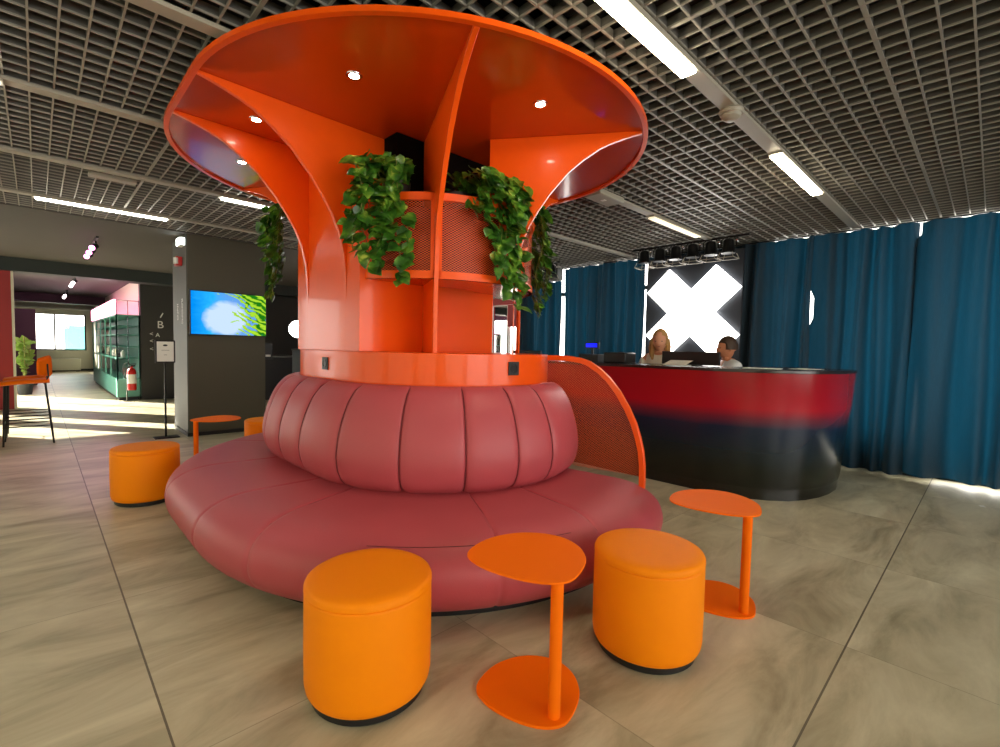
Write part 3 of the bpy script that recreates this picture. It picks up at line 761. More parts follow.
def pothos(label, cx, cy, zp, outd, vines, seed, width=.16):
    rnd = random.Random(seed); t = thing('hanging_pothos', label, 'plant', (cx, cy, zp - .18), 'trailing green plants on the column')
    out = Vector((outd[0], outd[1], 0)).normalized(); sd = Vector((-out.y, out.x, 0))
    build('pot', MB().lathe([(.0001, zp - .18), (.065, zp - .18), (.085, zp), (.078, zp), (.074, zp - .02), (.0001, zp - .02)], cx, cy, 20), POT, t)
    fol = MB(); st = MB()
    for vi, (off, reach, drop) in enumerate(vines):
        p = Vector((cx, cy, zp)) + sd * (off * .4); pts = [p.copy()]
        steps = max(5, int((drop + reach) / .035)); q = p.copy(); lat = off
        base = Vector((cx, cy, zp))
        for k in range(1, steps + 1):
            f = k / steps
            if f < .30:
                g_ = f / .30; q = base + out * (reach * g_) + sd * (off * (.4 + .6 * g_)) + Vector((0, 0, .07 * sin(g_ * pi * .8) ))
            else:
                g_ = (f - .30) / .70; q = base + out * (reach + .03 * sin(g_ * 5 + vi)) + sd * (off + .035 * sin(g_ * 6 + vi * 1.7)) + Vector((0, 0, .04 - drop * g_))
            pts.append(q.copy())
        st.tube(pts, .003, 5)
        for k in range(1, len(pts)):
            for rep in range(2 if k % 2 else 1):
                a = rnd.uniform(-1, 1)
                d = (out * rnd.uniform(.1, .9) + sd * rnd.uniform(-1, 1) + Vector((0, 0, rnd.uniform(-.9, .25))))
                nn = (out * rnd.uniform(.4, 1.) + Vector((0, 0, rnd.uniform(.3, 1.))) + sd * rnd.uniform(-.5, .5)).normalized()
                leaf(fol, pts[k] + Vector((rnd.uniform(-.015, .015), rnd.uniform(-.015, .015), rnd.uniform(-.01, .01))), d, nn, rnd.uniform(.052, .095))
    for k in range(22):
        d = (out * rnd.uniform(-.3, 1) + sd * rnd.uniform(-1, 1) + Vector((0, 0, rnd.uniform(0, .8))))
        leaf(fol, Vector((cx, cy, zp + rnd.uniform(0, .06))) + d * .05, d, (Vector((0, 0, 1)) + out * .6).normalized(), rnd.uniform(.05, .085))
    f = build('foliage', fol, LEAF, t, smooth=80); build('vine_stems', st, STEM, t)
    return t
# left front plant sits behind the mesh panel between fin1 and the front fin
pothos('trailing green plant left of the front fin, above the left mesh panel', 1.62, 2.62, 2.26, (-.62, -.66),
       [(-.20, .20, .40), (-.15, .23, .52), (-.09, .22, .36), (-.04, .24, .60), (.0, .22, .46), (.04, .23, .62), (.08, .21, .66), (-.17, .26, .50), (.02, .26, .42), (-.10, .20, .55)], 3)
pothos('trailing green plant right of the front fin, above the right mesh panel', 1.98, 2.48, 2.24, (.0, -1),
       [(-.08, .33, .24), (-.03, .34, .30), (.02, .33, .48), (.08, .33, .55), (.13, .34, .66), (.18, .33, .70), (.15, .38, .60), (.23, .32, .52), (.20, .36, .78), (.27, .28, .62)], 5)
pothos('trailing green plant at the far right side of the column, seen past the right fin', 2.62, 2.52, 2.20, (.75, -.62),
       [(-.08, .14, .5), (-.02, .16, .66), (.04, .13, .72), (.09, .14, .5), (0, .18, .60), (.07, .19, .66)], 9)
pothos('trailing green plant on the left side of the column beside the far left fin', 1.60, 3.84, 2.24, (-.9, .42),
       [(-.16, .26, .40), (-.10, .25, .50), (-.04, .28, .62), (0, .24, .50), (.06, .26, .66), (.12, .24, .42), (.02, .31, .55), (-.08, .30, .45)], 11)
# small curling runner under left plant
# ------------------------------------------------------------------ curtains
def curtain(y0, y1, z1, label, x0=6.42, seed=0, z0=.03, shut=()):
    rnd = random.Random(seed); m = MB(); n = int((y1 - y0) / .014); nz = 22
    ph = [rnd.uniform(0, 6.28) for _ in range(6)]
    for k in range(n + 1):
        y = y0 + (y1 - y0) * k / n; s = y * 2 * pi
        for j in range(nz + 1):
            t_ = j / nz; z = z0 + (z1 - z0) * t_
            am = .034 + .036 * (1 - t_) + .006 * sin(3.1 * t_ + ph[5])
            w = sin(s / .23 + 1.5 * sin(s / .83 + ph[0]) + .25 * sin(4 * t_ + ph[3])) + .45 * sin(s / .115 + ph[1] + 1.3 * sin(s / .6) + .5 * t_) * t_ + .35 * sin(s / .43 + ph[2] + .8 * t_)
            for (edge, za, zb, ov) in shut:      # the edge overlaps its neighbour outside the open height range
                if not za < z < zb: 
                    g_ = max(0.0, 1 - abs(y - edge) / .12); y_ = y + ov * g_
                    break
            else: y_ = y
            m.v.append((x0 + am * w, y_ + .012 * sin(5 * t_ + ph[4] + s / .5), z))
    m.f = [(k * (nz + 1) + j, (k + 1) * (nz + 1) + j, (k + 1) * (nz + 1) + j + 1, k * (nz + 1) + j + 1) for k in range(n) for j in range(nz)]
    t = thing('curtain', label, 'curtain', (x0, (y0 + y1) / 2, 0), 'long dark blue curtains along the window wall')
    build('drape', m, CURT, t, smooth=80)
    build('rail', MB().box(x0 - .012, x0 + .012, y0, y1, z1 + .002, z1 + .014), BLACKM, t, smooth=0)
curtain(-3.5, .565, 2.615, 'widest blue curtain at the right edge of the photo, with daylight under its hem', seed=1, z0=.05, shut=((.565, 2.42, 2.7, .08),))
curtain(.600, 1.465, 2.615, 'narrow blue curtain right behind the end of the counter', seed=2, shut=((1.465, 1.66, 1.92, .05),))
curtain(1.490, 3.565, 2.615, 'blue curtain beside and behind the lit cross sign', seed=3)
curtain(3.605, 5.112, 2.615, 'blue curtain left of the lit cross sign, between two bright slits', seed=4)
curtain(5.178, 6.17, 2.42, 'lower-hung blue curtain next to the orange fin, leftmost of the curtains', seed=5)
struct('trim_7', MB().box(6.36, 6.5, 5.21, 6.2, 2.44, 2.64), BEAM, smooth=0)
t = thing('window_poster', 'pink poster in the bright window seen past the column', 'poster', (6.6, 6.47, 1.68))
build('sheet', MB().box(6.598, 6.604, 6.33, 6.62, 1.68, 2.10), PINKW, t, smooth=0)
# ------------------------------------------------------------------ cross sign
sg = thing('lit_cross_sign', 'big glowing white X shaped light sign on a dark panel behind the counter', 'light sign', (6.3, 2.85, 1.15))
build('back_panel', MB().box(6.30, 6.335, 2.215, 3.50, 1.05, 2.56), mat('dark_sign_panel', rgb(40, 44, 52), .6), sg, smooth=0)
cy, cz, hp, w = 2.845, 1.785, .32, .305
m = MB()
pts = [(0, hp), (hp, 2 * hp), (2 * hp, hp), (hp, 0), (2 * hp, -hp), (hp, -2 * hp), (0, -hp), (-hp, -2 * hp), (-2 * hp, -hp), (-hp, 0), (-2 * hp, hp), (-hp, 2 * hp)]
pts = [(a * .98, b * .93) for a, b in pts]
n = len(pts); m.v = [(x, cy + a, cz + b) for x in (6.25, 6.30) for a, b in pts]
m.f = [tuple(range(n)), tuple(range(n, 2 * n))[::-1]] + [(k, (k + 1) % n, n + (k + 1) % n, n + k) for k in range(n)]
build('cross_light', m, XLIT, sg, smooth=0)

# ------------------------------------------------------------------ stage spotlights
t = thing('spotlight_bar', 'black pipe holding the stage spotlights over the cross sign', 'light bar', (5.9, 2.8, 2.62))
build('pipe', MB().tube([(5.9, 2.02, 2.625), (5.9, 3.52, 2.625)], .014, 10), BLACKM, t)
t = thing('spotlight_bar', 'black pipe holding the stage spotlights beside the lower-hung curtain', 'light bar', (5.9, 5.1, 2.62))
build('pipe', MB().tube([(5.9, 4.80, 2.625), (5.9, 5.75, 2.625)], .014, 10), BLACKM, t)
def par(label, y):
    t = local_thing('stage_spotlight', label, 'spotlight', (5.9, y, 2.4), 'black stage spotlights')
    b = build('can', MB().lathe([(.0001, .20), (.045, .20), (.058, .185), (.062, .12), (.072, .06), (.080, .05), (.080, .035)], n=24), BLACKM, t)
    build('lens', MB().lathe([(.0001, .042), (.050, .040), (.076, .037)], n=24), PARE, t)
    m = MB(); pts = [(0, -.088, .10), (0, -.088, .19), (0, -.05, .222), (0, .05, .222), (0, .088, .19), (0, .088, .10)]
    build('yoke', m.tube(pts, .007, 6), BLACKM, t)
    m = MB(); q = .092; z = -.025
    m.tube([(-q, -q, z), (q, -q, z), (q, q, z), (-q, q, z), (-q, -q, z)], .005, 5, cap=False)
    for a, b_ in ((-q, -q), (q, -q), (q, q), (-q, q)): m.tube([(a, b_, z), (a * .75, b_ * .75, .04)], .004, 5)
    build('filter_frame', m, BAR, t)
    build('knob', MB().tube([(0, -.088, .185), (0, -.112, .185)], .024, 12), CHROME, t)
    build('clamp', MB().tube([(0, 0, .205), (0, 0, .24)], .012, 8), CHROME, t)
    return t
names = ['first stage spotlight from the right above the cross sign', 'second stage spotlight from the right above the cross sign', 'third stage spotlight from the right above the cross sign',
         'third stage spotlight from the left above the cross sign', 'second stage spotlight from the left above the cross sign', 'leftmost stage spotlight above the cross sign, by the bright slit']
p0 = par(names[0], 2.25); reg(None)
for nm, y in zip(names[1:], (2.46, 2.68, 2.90, 3.12, 3.34)): copy_tree(p0, (5.9, y, 2.4), label=nm)
copy_tree(p0, (5.9, 4.97, 2.4), label='stage spotlight just left of the bright slit, nearest of the pair by the lower curtain')
copy_tree(p0, (5.9, 5.30, 2.4), label='stage spotlight of the rear pair, half hidden by the trailing plant')

# ------------------------------------------------------------------ reception counter
ct = thing('reception_counter', 'long curved reception counter fading from red to dark blue', 'counter', (4.8, 3, 0))
def offs(o, d):   # offset outline outward (front side) for an open polyline: away from (5.2, 3)
    out = []
    for i, (x, y) in enumerate(o):
        a, b = o[max(i - 1, 0)], o[min(i + 1, len(o) - 1)]; tx, ty = b[0] - a[0], b[1] - a[1]; l = hypot(tx, ty); out.append((x + ty / l * d, y - tx / l * d))
    return out
front = [(4.30, 5.3), (4.30, 4.2), (4.30, 3.2), (4.30, 2.5), (4.30, 2.0), (4.305, 1.80), (4.33, 1.60), (4.38, 1.42), (4.46, 1.28), (4.58, 1.15), (4.74, 1.06), (4.92, 1.00), (5.12, .965), (5.35, .955), (5.52, .975), (5.60, 1.02), (5.63, 1.09)]
# offset sign: travelling -Y then +X, outward is to the right-hand side => (-x) first
def off2(d): return [(x, y) for x, y in offs(front, -d)] if offs(front, .1)[0][0] > 4.3 else offs(front, d)
inner = [(5.62, 1.5), (5.3, 1.56), (5.05, 1.75), (4.95, 2.1), (4.95, 3.2), (4.95, 4.2), (4.95, 5.3)]
def shell(d, z): return [(x, y, z) for x, y in off2(d)] + [(x, y, z) for x, y in off2(-.07)[::-1]]
def ring(d, z): return [(x, y, z) for x, y in off2(d)] + [(x, y, z) for x, y in inner]
build('plinth', MB().loft([shell(-.012, 0), shell(-.012, .10)]), mat('gloss_black', rgb(14, 15, 14), .12, coat=.4), ct, smooth=40)
build('front_panel', MB().loft([shell(0, .10), shell(.006, .14), shell(.035, .5), shell(.065, .8), shell(.085, 1.095)]), COUNTER, ct, smooth=40)
build('countertop', MB().loft([ring(.092, 1.095), ring(.092, 1.122)]), mat('dark_countertop', rgb(44, 34, 36), .25), ct, smooth=40, bevel=.003)
build('support_panel', MB().box(4.36, 4.93, 5.22, 5.26, 0, 1.095), BLACK, ct, smooth=0)
build('support_panel', MB().box(5.585, 5.615, 1.08, 1.48, 0, 1.095), BLACK, ct, smooth=0)
build('panel_joint', MB().tube([(4.235, 1.985, 1.09), (4.262, 1.985, .62)], .0035, 6), BLACK, ct)
# things on the counter
ZT = 1.122
def boxthing(name, label, cat, x0, x1, y0, y1, z0, z1, m, parts=None, bev=.004, rot=0):
    t = thing(name, label, cat, ((x0 + x1) / 2, (y0 + y1) / 2, z0)); build('body', MB().box(x0, x1, y0, y1, z0, z1, rot), m, t, smooth=0, bevel=bev); return t
t = thing('card_terminal', 'black cash terminal with a small blue display on the counter', 'cash terminal', (4.6, 3.2, ZT))
build('base', MB().box(4.50, 4.72, 3.08, 3.34, ZT, ZT + .09), BLACK, t, bevel=.008)
build('neck', MB().tube([(4.6, 3.22, ZT + .08), (4.6, 3.22, ZT + .16)], .015, 10), BLACK, t)
d = build('display', MB().box(4.585, 4.61, 3.13, 3.32, ZT + .155, ZT + .225), BLACK, t, bevel=.004)
build('display_light', MB().box(4.580, 4.585, 3.150, 3.300, ZT + .168, ZT + .212), BLUE, d, smooth=0)
t = thing('receipt_printer', 'dark boxy device right of the blue display on the counter', 'printer', (4.6, 2.85, ZT))
build('case', MB().box(4.52, 4.74, 2.74, 3.02, ZT, ZT + .115), BLACK, t, bevel=.012)
build('paper_slot', MB().box(4.56, 4.60, 2.80, 2.96, ZT + .115, ZT + .118), GREYM, t)
def monitor(label, x, ya, yb, z0, z1, tilt=0.0):
    t = thing('monitor', label, 'monitor', (x, (ya + yb) / 2, ZT))
    build('screen_back', MB().box(x, x + .03, ya, yb, z0, z1), BLACK, t, bevel=.006)
    build('panel', MB().box(x + .030, x + .033, ya + .02, yb - .02, z0 + .02, z1 - .02), BLACKM, t, smooth=0)
    ym = (ya + yb) / 2
    build('stand', MB().box(x + .01, x + .03, ym - .03, ym + .03, ZT, z0 + .02).box(x - .05, x + .10, ym - .1, ym + .1, ZT, ZT + .01), BLACK, t, bevel=.003)
monitor('low black monitor back standing before the two receptionists', 4.78, 1.86, 2.46, 1.13, 1.262)
monitor('black monitor on the far left part of the counter, just above the orange drum', 4.70, 4.10, 4.62, 1.13, 1.235)
t = thing('brochure_stack', 'pale open brochure leaning before the black monitor on the counter', 'brochures', (4.62, 2.2, ZT))
build('cover', MB().add([(4.60, 2.12, ZT + .001), (4.60, 2.36, ZT + .001), (4.74, 2.34, ZT + .05), (4.74, 2.10, ZT + .05)], [(0, 1, 2, 3)]).box(4.60, 4.72, 2.11, 2.35, ZT, ZT + .006), PAPER, t, smooth=0)
t = thing('paper_sheet', 'left white paper sheet lying on the right part of the counter', 'paper', (4.7, 1.5, ZT))
build('sheet', MB().box(4.60, 4.83, 1.30, 1.60, ZT, ZT + .004, .2), PAPER, t, smooth=0)
t = thing('paper_sheet', 'right white paper sheet lying near the counter end', 'paper', (5.0, 1.2, ZT))
build('sheet', MB().box(4.93, 5.20, 1.10, 1.28, ZT, ZT + .004, -.2), PAPER, t, smooth=0)

# ------------------------------------------------------------------ people
def skin_body(name, joints, edges, rad, root, m, parent, sub=2):
    me = bpy.data.meshes.new(name); off = Vector(ORG[parent.name])
    me.from_pydata([tuple(Vector(j) - off) for j in joints], edges, []); me.update(); me.materials.append(m)
    o = bpy.data.objects.new(name, me); COL.objects.link(o); o.parent = parent; ORG[o.name] = tuple(off)
    sk = o.modifiers.new('skin', 'SKIN'); sk.use_smooth_shade = True
    for i, v in enumerate(me.skin_vertices[0].data):
        v.radius = rad[i] if isinstance(rad[i], tuple) else (rad[i], rad[i]); v.use_root = (i == root)
    s = o.modifiers.new('sub', 'SUBSURF'); s.levels = sub; s.render_levels = sub
    return o
def person(label, x, y, face, headz, sk, hair, shirt, long_hair, tilt, legs):
    """seated figure; face = unit direction (x,y) the person looks along; headz = top of the head"""
    t = thing('person', label, 'person', (x, y, .62))
    F = Vector((face[0], face[1], 0)).normalized(); S = Vector((F.y, -F.x, 0)); U = Vector((0, 0, 1)); B = Vector((x, y, 0))
    def W(f, s, z): return B + F * f + S * s + U * z
    G = Vector((legs[0], legs[1], 0)).normalized(); T = Vector((G.y, -G.x, 0))
    def V(f, s, z): return B + G * f + T * s + U * z
    hz = headz
    hc = W(tilt * .9, 0, hz - .115)
    J = [W(0, 0, .72), W(0, 0, .90), W(.01, 0, hz - .42), W(.02, 0, hz - .30), W(.03 + tilt * .3, 0, hz - .235),      # pelvis .. neck base
         V(.0, .09, .70), V(.42, .10, .70), V(.46, .10, .26), V(.56, .10, .22),                       # right leg
         V(.0, -.09, .70), V(.42, -.10, .70), V(.46, -.10, .26), V(.56, -.10, .22),
         W(.01, .165, hz - .31), W(.10, .21, hz - .55), W(.30, .12, hz - .52), W(.36, .10, hz - .50),
         W(.01, -.165, hz - .31), W(.10, -.21, hz - .55), W(.30, -.12, hz - .52), W(.36, -.10, hz - .50),
         W(tilt * .7 + .035, 0, hz - .20)]
    E_ = [(0, 1), (1, 2), (2, 3), (3, 4), (0, 5), (5, 6), (6, 7), (7, 8), (0, 9), (9, 10), (10, 11), (11, 12), (3, 13), (13, 14), (14, 15), (15, 16), (3, 17), (17, 18), (18, 19), (19, 20), (4, 21)]
    rd = [(.13, .10), (.12, .09), (.14, .09), (.10, .07), (.05, .05), .085, .065, .045, .04, .085, .065, .045, .04, .058, .042, .032, .024, .058, .042, .032, .024, .048]
    body = skin_body('body', J, E_, rd, 0, sk, t)
    # head: sculpted ellipsoid rings with face
    m = MB(); nr, ns = 18, 20; secs = []
    for i in range(nr + 1):
        tt = i / nr; z = -.118 + .232 * tt
        e = sqrt(max(0, 1 - ((z) / .119) ** 2)); wx = .076 * e ** .9; wy = .096 * e ** .85
        if z < -.03: wx *= 1 - .22 * ((-.03 - z) / .09); 
        sec = []
        for k in range(ns):
            q = 2 * pi * k / ns; s_ = wx * sin(q); f_ = wy * cos(q)
            if cos(q) > .9 and -.045 < z < .02: f_ += .020 * (1 - abs(z + .025) / .045)       # nose
            if cos(q) > .8 and -.075 < z < -.055: f_ += .006
            if .6 < cos(q) < .95 and 0 < z < .02: f_ -= .006                                   # eye sockets
            if cos(q) < 0 and z < -.04: f_ *= .8
            c_, n_ = cos(tilt * 1.6), sin(tilt * 1.6)
            f2, z2 = f_ * c_ + z * n_, z * c_ - f_ * n_
            sec.append(hc + F * f2 + S * s_ + U * z2)
        secs.append(sec)
    m.loft(secs)
    head = build('head', m, sk, body, smooth=70)
    for sg_ in (-1, 1):
        p = hc + F * .083 + S * (.030 * sg_) + U * (.006 - .083 * sin(tilt * 1.6)); build('eye', MB().sphere(p, (.010, .010, .006), 8, 6), BLACK, head)
        build('ear', MB().sphere(hc + S * (.078 * sg_) - F * .005 - U * .012, (.012, .012, .030), 8, 6), sk, head)
    mo = MB().sphere(hc + F * (.088 - .06 * sin(tilt)) - U * (.064 + .03 * sin(tilt * 1.6)), (.012, .018, .005), 8, 6); build('mouth', mo, mat('lips', rgb(170, 84, 78), .5), head)
    # hair
    h = MB(); secs = []
    for i in range(13):
        tt = i / 12; z = (-.02 if not long_hair else -.05) + (.132 - (-.02 if not long_hair else -.05)) * tt
        e = sqrt(max(0.0, 1 - (z / .133) ** 2)); sec = []
        for k in range(24):
            q = 2 * pi * k / 24; fr = cos(q)
            s_ = .090 * e * sin(q); f_ = .108 * e * fr
            if fr > .35 and z < .05: f_ = min(f_, .050)
            sec.append(hc + F * (f_ - .008) + S * s_ + U * (z + .002 - .3 * tilt * f_))
        secs.append(sec)
    h.loft(secs)
    if long_hair:
        for sg_ in (-1, 1):
            h.tube([hc + S * (.076 * sg_) - F * .01 + U * .02, hc + S * (.086 * sg_) - F * .015 - U * .07, hc + S * (.082 * sg_) + F * .005 - U * .15, hc + S * (.07 * sg_) + F * .02 - U * .21], [.028, .032, .028, .010], 10)
        h.tube([hc - F * .06 + U * .0, hc - F * .075 - U * .09, hc - F * .06 - U * .18], [.06, .062, .03], 12)
    build('hair', h, hair, head, smooth=70)
    # shirt: slightly larger skinned shell over torso and upper arms
    JS = [J[0] + U * .02, J[1], J[2], J[3] + U * .012, J[4] - U * .01, J[13], J[14], J[15] * .6 + J[14] * .4, J[17], J[18], J[19] * .6 + J[18] * .4]
    ES = [(0, 1), (1, 2), (2, 3), (3, 4), (3, 5), (5, 6), (6, 7), (3, 8), (8, 9), (9, 10)]
    RS = [(.145, .115), (.135, .105), (.155, .105), (.115, .085), (.056, .056), .070, .055, .046, .070, .055, .046]
    skin_body('shirt', JS, ES, RS, 0, shirt, body)
    JT = [J[0], J[5], J[6], J[7], J[9], J[10], J[11]]
    skin_body('trousers', JT, [(0, 1), (1, 2), (2, 3), (0, 4), (4, 5), (5, 6)], [(.145, .12), .095, .075, .055, .095, .075, .055], 0, TROUS, body)
    # hands with five fingers
    for sg_ in (-1, 1):
        w_ = J[16] if sg_ > 0 else J[20]
        pts = [w_, w_ + F * .05]; es = [(0, 1)]; rr = [.022, (.036, .014)]
        for fi, (so, ln) in enumerate(((-.027, .062), (-.009, .072), (.009, .068), (.027, .054))):
            b0 = len(pts); pts += [w_ + F * .085 + S * so, w_ + F * (.085 + ln * .55) + S * so - U * .008, w_ + F * (.085 + ln * .95) + S * so - U * .028]
            es += [(1, b0), (b0, b0 + 1), (b0 + 1, b0 + 2)]; rr += [.010, .0085, .007]
        b0 = len(pts); pts += [w_ + F * .035 - S * (.035 * sg_), w_ + F * .065 - S * (.055 * sg_) - U * .01]; es += [(0, b0), (b0, b0 + 1)]; rr += [.011, .009]
        skin_body('hand', pts, es, rr, 0, sk, body, 1)
    for j in (8, 12): build('shoe', MB().sphere(J[j] - U * .012, (.09, .09, .045), 12, 8), BLACK, body)
    # seat under the person
    c = thing('office_stool', ('black swivel stool under the blonde receptionist' if long_hair else 'black swivel stool under the dark-haired receptionist'), 'stool', (x, y, 0), 'swivel stools behind the counter')
    build('seat', MB().lathe([(.0001, .575), (.18, .575), (.2, .595), (.19, .615), (.0001, .62)], x, y, 28), BLACK, c)
    build('column', MB().tube([(x, y, .06), (x, y, .575)], .025, 12), GREYM, c)
    b = MB()
    for k in range(5):
        a = 2 * pi * k / 5; b.tube([(x, y, .07), (x + .26 * cos(a), y + .26 * sin(a), .03)], .018, 8)
    build('star_base', b, BLACK, c)
    build('foot_ring', MB().tube([(x + .19 * cos(2 * pi * k / 24), y + .19 * sin(2 * pi * k / 24), .22) for k in range(25)], .010, 8, cap=False).tube([(x - .19, y, .22), (x + .19, y, .22)], .006, 6), GREYM, c)
person('blonde person in a cream shirt looking down behind the counter', 5.03, 2.60, (-1, -.35), 1.492, SKIN, HAIRB, SHIRT, True, .12, (-1, -.1))
person('person with short dark hair and white shirt turned left behind the counter', 5.40, 1.985, (-.75, .75), 1.425, SKIN2, HAIRD, SHIRTW, False, .05, (-1, -.25))

# ------------------------------------------------------------------ screen on the pillar
t = thing('wall_screen', 'wide lit flat screen with tropical leaves on the grey pillar', 'screen', (1.91, 7.33, 1.36))
build('bezel', MB().box(1.44, 2.385, 7.30, 7.35, 1.345, 1.935), BLACK, t, bevel=.003)
m = MB().add([(1.452, 7.298, 1.358), (2.373, 7.298, 1.358), (2.373, 7.298, 1.922), (1.452, 7.298, 1.922)], [(0, 1, 2, 3)])
m.uv = lambda x, y, z: ((x - 1.452) / .921, (z - 1.358) / .564)
build('picture', m, SCREEN, t, smooth=0)
t = thing('pillar_lettering', 'white vertical lettering on the narrow left side of the pillar', 'lettering', (1.41, 7.7, 1.7))
Mt = face_mtx((1.415, 7.62, 1.72), (0, 0, 1), (0, 1, 0)); 
for i, (s_, yy) in enumerate((('ROOMS', 7.62), ('INFO', 7.9))):
    text(s_, .10, 'letters', WHITE, t, face_mtx((1.416, yy, 1.66), (0, 0, -1), (0, -1, 0)), .001)
t = thing('fire_alarm_box', 'small red alarm box high on the left side of the pillar', 'alarm', (1.40, 7.65, 2.3))
build('case', MB().box(1.35, 1.418, 7.58, 7.72, 2.26, 2.38), REDP, t, bevel=.006)
build('lens', MB().lathe([(.03, 2.28), (.03, 2.36)], 1.35, 7.60, 14), WHITE, t)
t = thing('emergency_lamp', 'white lit emergency lamp at the top left corner of the pillar', 'emergency lamp', (1.40, 7.5, 2.5))
build('case', MB().box(1.36, 1.418, 7.40, 7.60, 2.50, 2.61), WHITE, t, bevel=.006)
build('lens', MB().box(1.352, 1.36, 7.41, 7.59, 2.51, 2.60), EMW, t); build('end_lens', MB().box(1.365, 1.41, 7.394, 7.40, 2.51, 2.60), EMW, t)
# ------------------------------------------------------------------ sign stand
t = thing('sign_stand', 'thin black floor stand with a framed white notice beside the pillar', 'sign stand', (1.19, 7.45, 0))
build('foot', MB().box(1.06, 1.33, 7.36, 7.54, 0, .012), BLACKM, t, bevel=.004)
build('pole', MB().tube([(1.19, 7.46, .01), (1.19, 7.46, 1.0)], .0125, 12), BLACKM, t)
f = build('frame', MB().box(1.085, 1.30, 7.435, 7.455, .975, 1.265), BLACKM, t, bevel=.003)
n_ = build('notice', MB().box(1.102, 1.283, 7.432, 7.435, .992, 1.248), PAPER, f, smooth=0)
build('emblem', MB().add([(1.192 + .026 * cos(2 * pi * k / 20), 7.4308, 1.20 + .012 * sin(2 * pi * k / 20)) for k in range(20)], [tuple(range(20))]), BLACK, n_, smooth=0)
build('printed_line', MB().box(1.150, 1.235, 7.431, 7.432, 1.135, 1.139), BLACK, n_, smooth=0)
build('printed_line', MB().box(1.175, 1.210, 7.431, 7.432, 1.075, 1.079), BLACK, n_, smooth=0)
# ------------------------------------------------------------------ wall lettering
t = thing('wall_lettering', 'white letters and arrows on the dark wall beside the teal cabinet', 'lettering', (1.9, 12.53, 1.6))
def wt(s_, sz, px, pz): text(s_, sz, 'letters', WHITE, t, face_mtx((px, 12.545, pz), (1, 0, 0), (0, 0, 1)), .002)
wt('B', .22, 1.93, 1.60); wt('A', .12, 1.88, 1.38); wt('<', .12, 1.77, 1.40); wt('<', .12, 1.77, 1.25); wt('<', .12, 1.77, 1.08)
build('arrow', MB().tube([(1.93, 12.54, 1.76), (1.98, 12.54, 1.86)], .012, 6), WHITE, t)
# ------------------------------------------------------------------ teal display cabinet
cb = thing('display_cabinet', 'teal glazed display cabinet with a glowing pink header at the passage', 'cabinet', (1.38, 15.4, 0))
build('toe_kick', MB().box(1.22, 1.56, 12.66, 18.25, 0, .07), BLACK, cb, smooth=0)
build('back', MB().box(1.56, 1.585, 12.60, 18.3, .07, 1.78), TEALD, cb, smooth=0)
build('lower_case', MB().box(1.185, 1.56, 12.60, 18.3, .07, .42), TEAL, cb, smooth=0, bevel=.004)
fr = MB()
for k in range(6):
    y = 12.60 + 5.7 * k / 5; fr.box(1.18, 1.205, y - .02 if k else y, y + .02 if k < 5 else y, .42, 1.78)
fr.box(1.18, 1.205, 12.6, 18.3, .42, .46).box(1.18, 1.205, 12.6, 18.3, .86, .90).box(1.18, 1.205, 12.6, 18.3, 1.36, 1.38).box(1.18, 1.585, 12.6, 18.3, 1.76, 1.79)
fr.box(1.18, 1.205, 12.60, 12.625, .42, 1.78).box(1.555, 1.585, 12.60, 12.625, .42, 1.78).box(1.18, 1.585, 12.60, 12.62, .42, .45).box(1.18, 1.585, 12.6, 12.62, 1.36, 1.375)
build('frame', fr, TEAL, cb, smooth=0)
for z in (.88, 1.12, 1.37, 1.56): build('shelf', MB().box(1.21, 1.56, 12.64, 18.28, z - .008, z + .008), TEAL, cb, smooth=0)
build('side_glass', MB().box(1.21, 1.555, 12.605, 12.61, .45, 1.76), GLASS, cb, smooth=0)
build('upper_frame', MB().tube([(1.20, 12.62, 1.79), (1.20, 12.62, 2.08), (1.57, 12.62, 2.08), (1.57, 12.62, 1.79)], .012, 6).tube([(1.38, 12.62, .45), (1.38, 12.62, 2.08)], .010, 6), CHROME, cb)
hd = build('header', MB().box(1.16, 1.20, 12.75, 18.3, 1.80, 2.10), NEON, cb, smooth=0)
for k in range(7): build('header_letter', MB().box(1.150, 1.16, 13.0 + k * .74, 13.0 + k * .74 + .42, 1.86, 2.05), NEONW, hd, smooth=0)
for i in range(9):
    y = 12.9 + i * .55; h_ = (.16, .10, .2)[i % 3]; r_ = (.04, .05, .035)[i % 3]
    mm = (WHITE, BLACK, CREAM)[i % 3]
    t = thing('merchandise_box', ('white', 'black', 'cream')[i % 3] + ' item on the middle shelf of the teal cabinet, %s from its near end' % ('first', 'second', 'third', 'fourth', 'fifth', 'sixth', 'seventh', 'eighth', 'ninth')[i], 'goods', (1.32, y, .888), 'goods in the teal cabinet')
    build('body', MB().lathe([(.0001, .888), (r_, .888), (r_, .888 + h_ * .75), (r_ * .5, .888 + h_ * .85), (r_ * .45, .888 + h_), (.0001, .888 + h_)], 1.32, y, 12), mm, t)
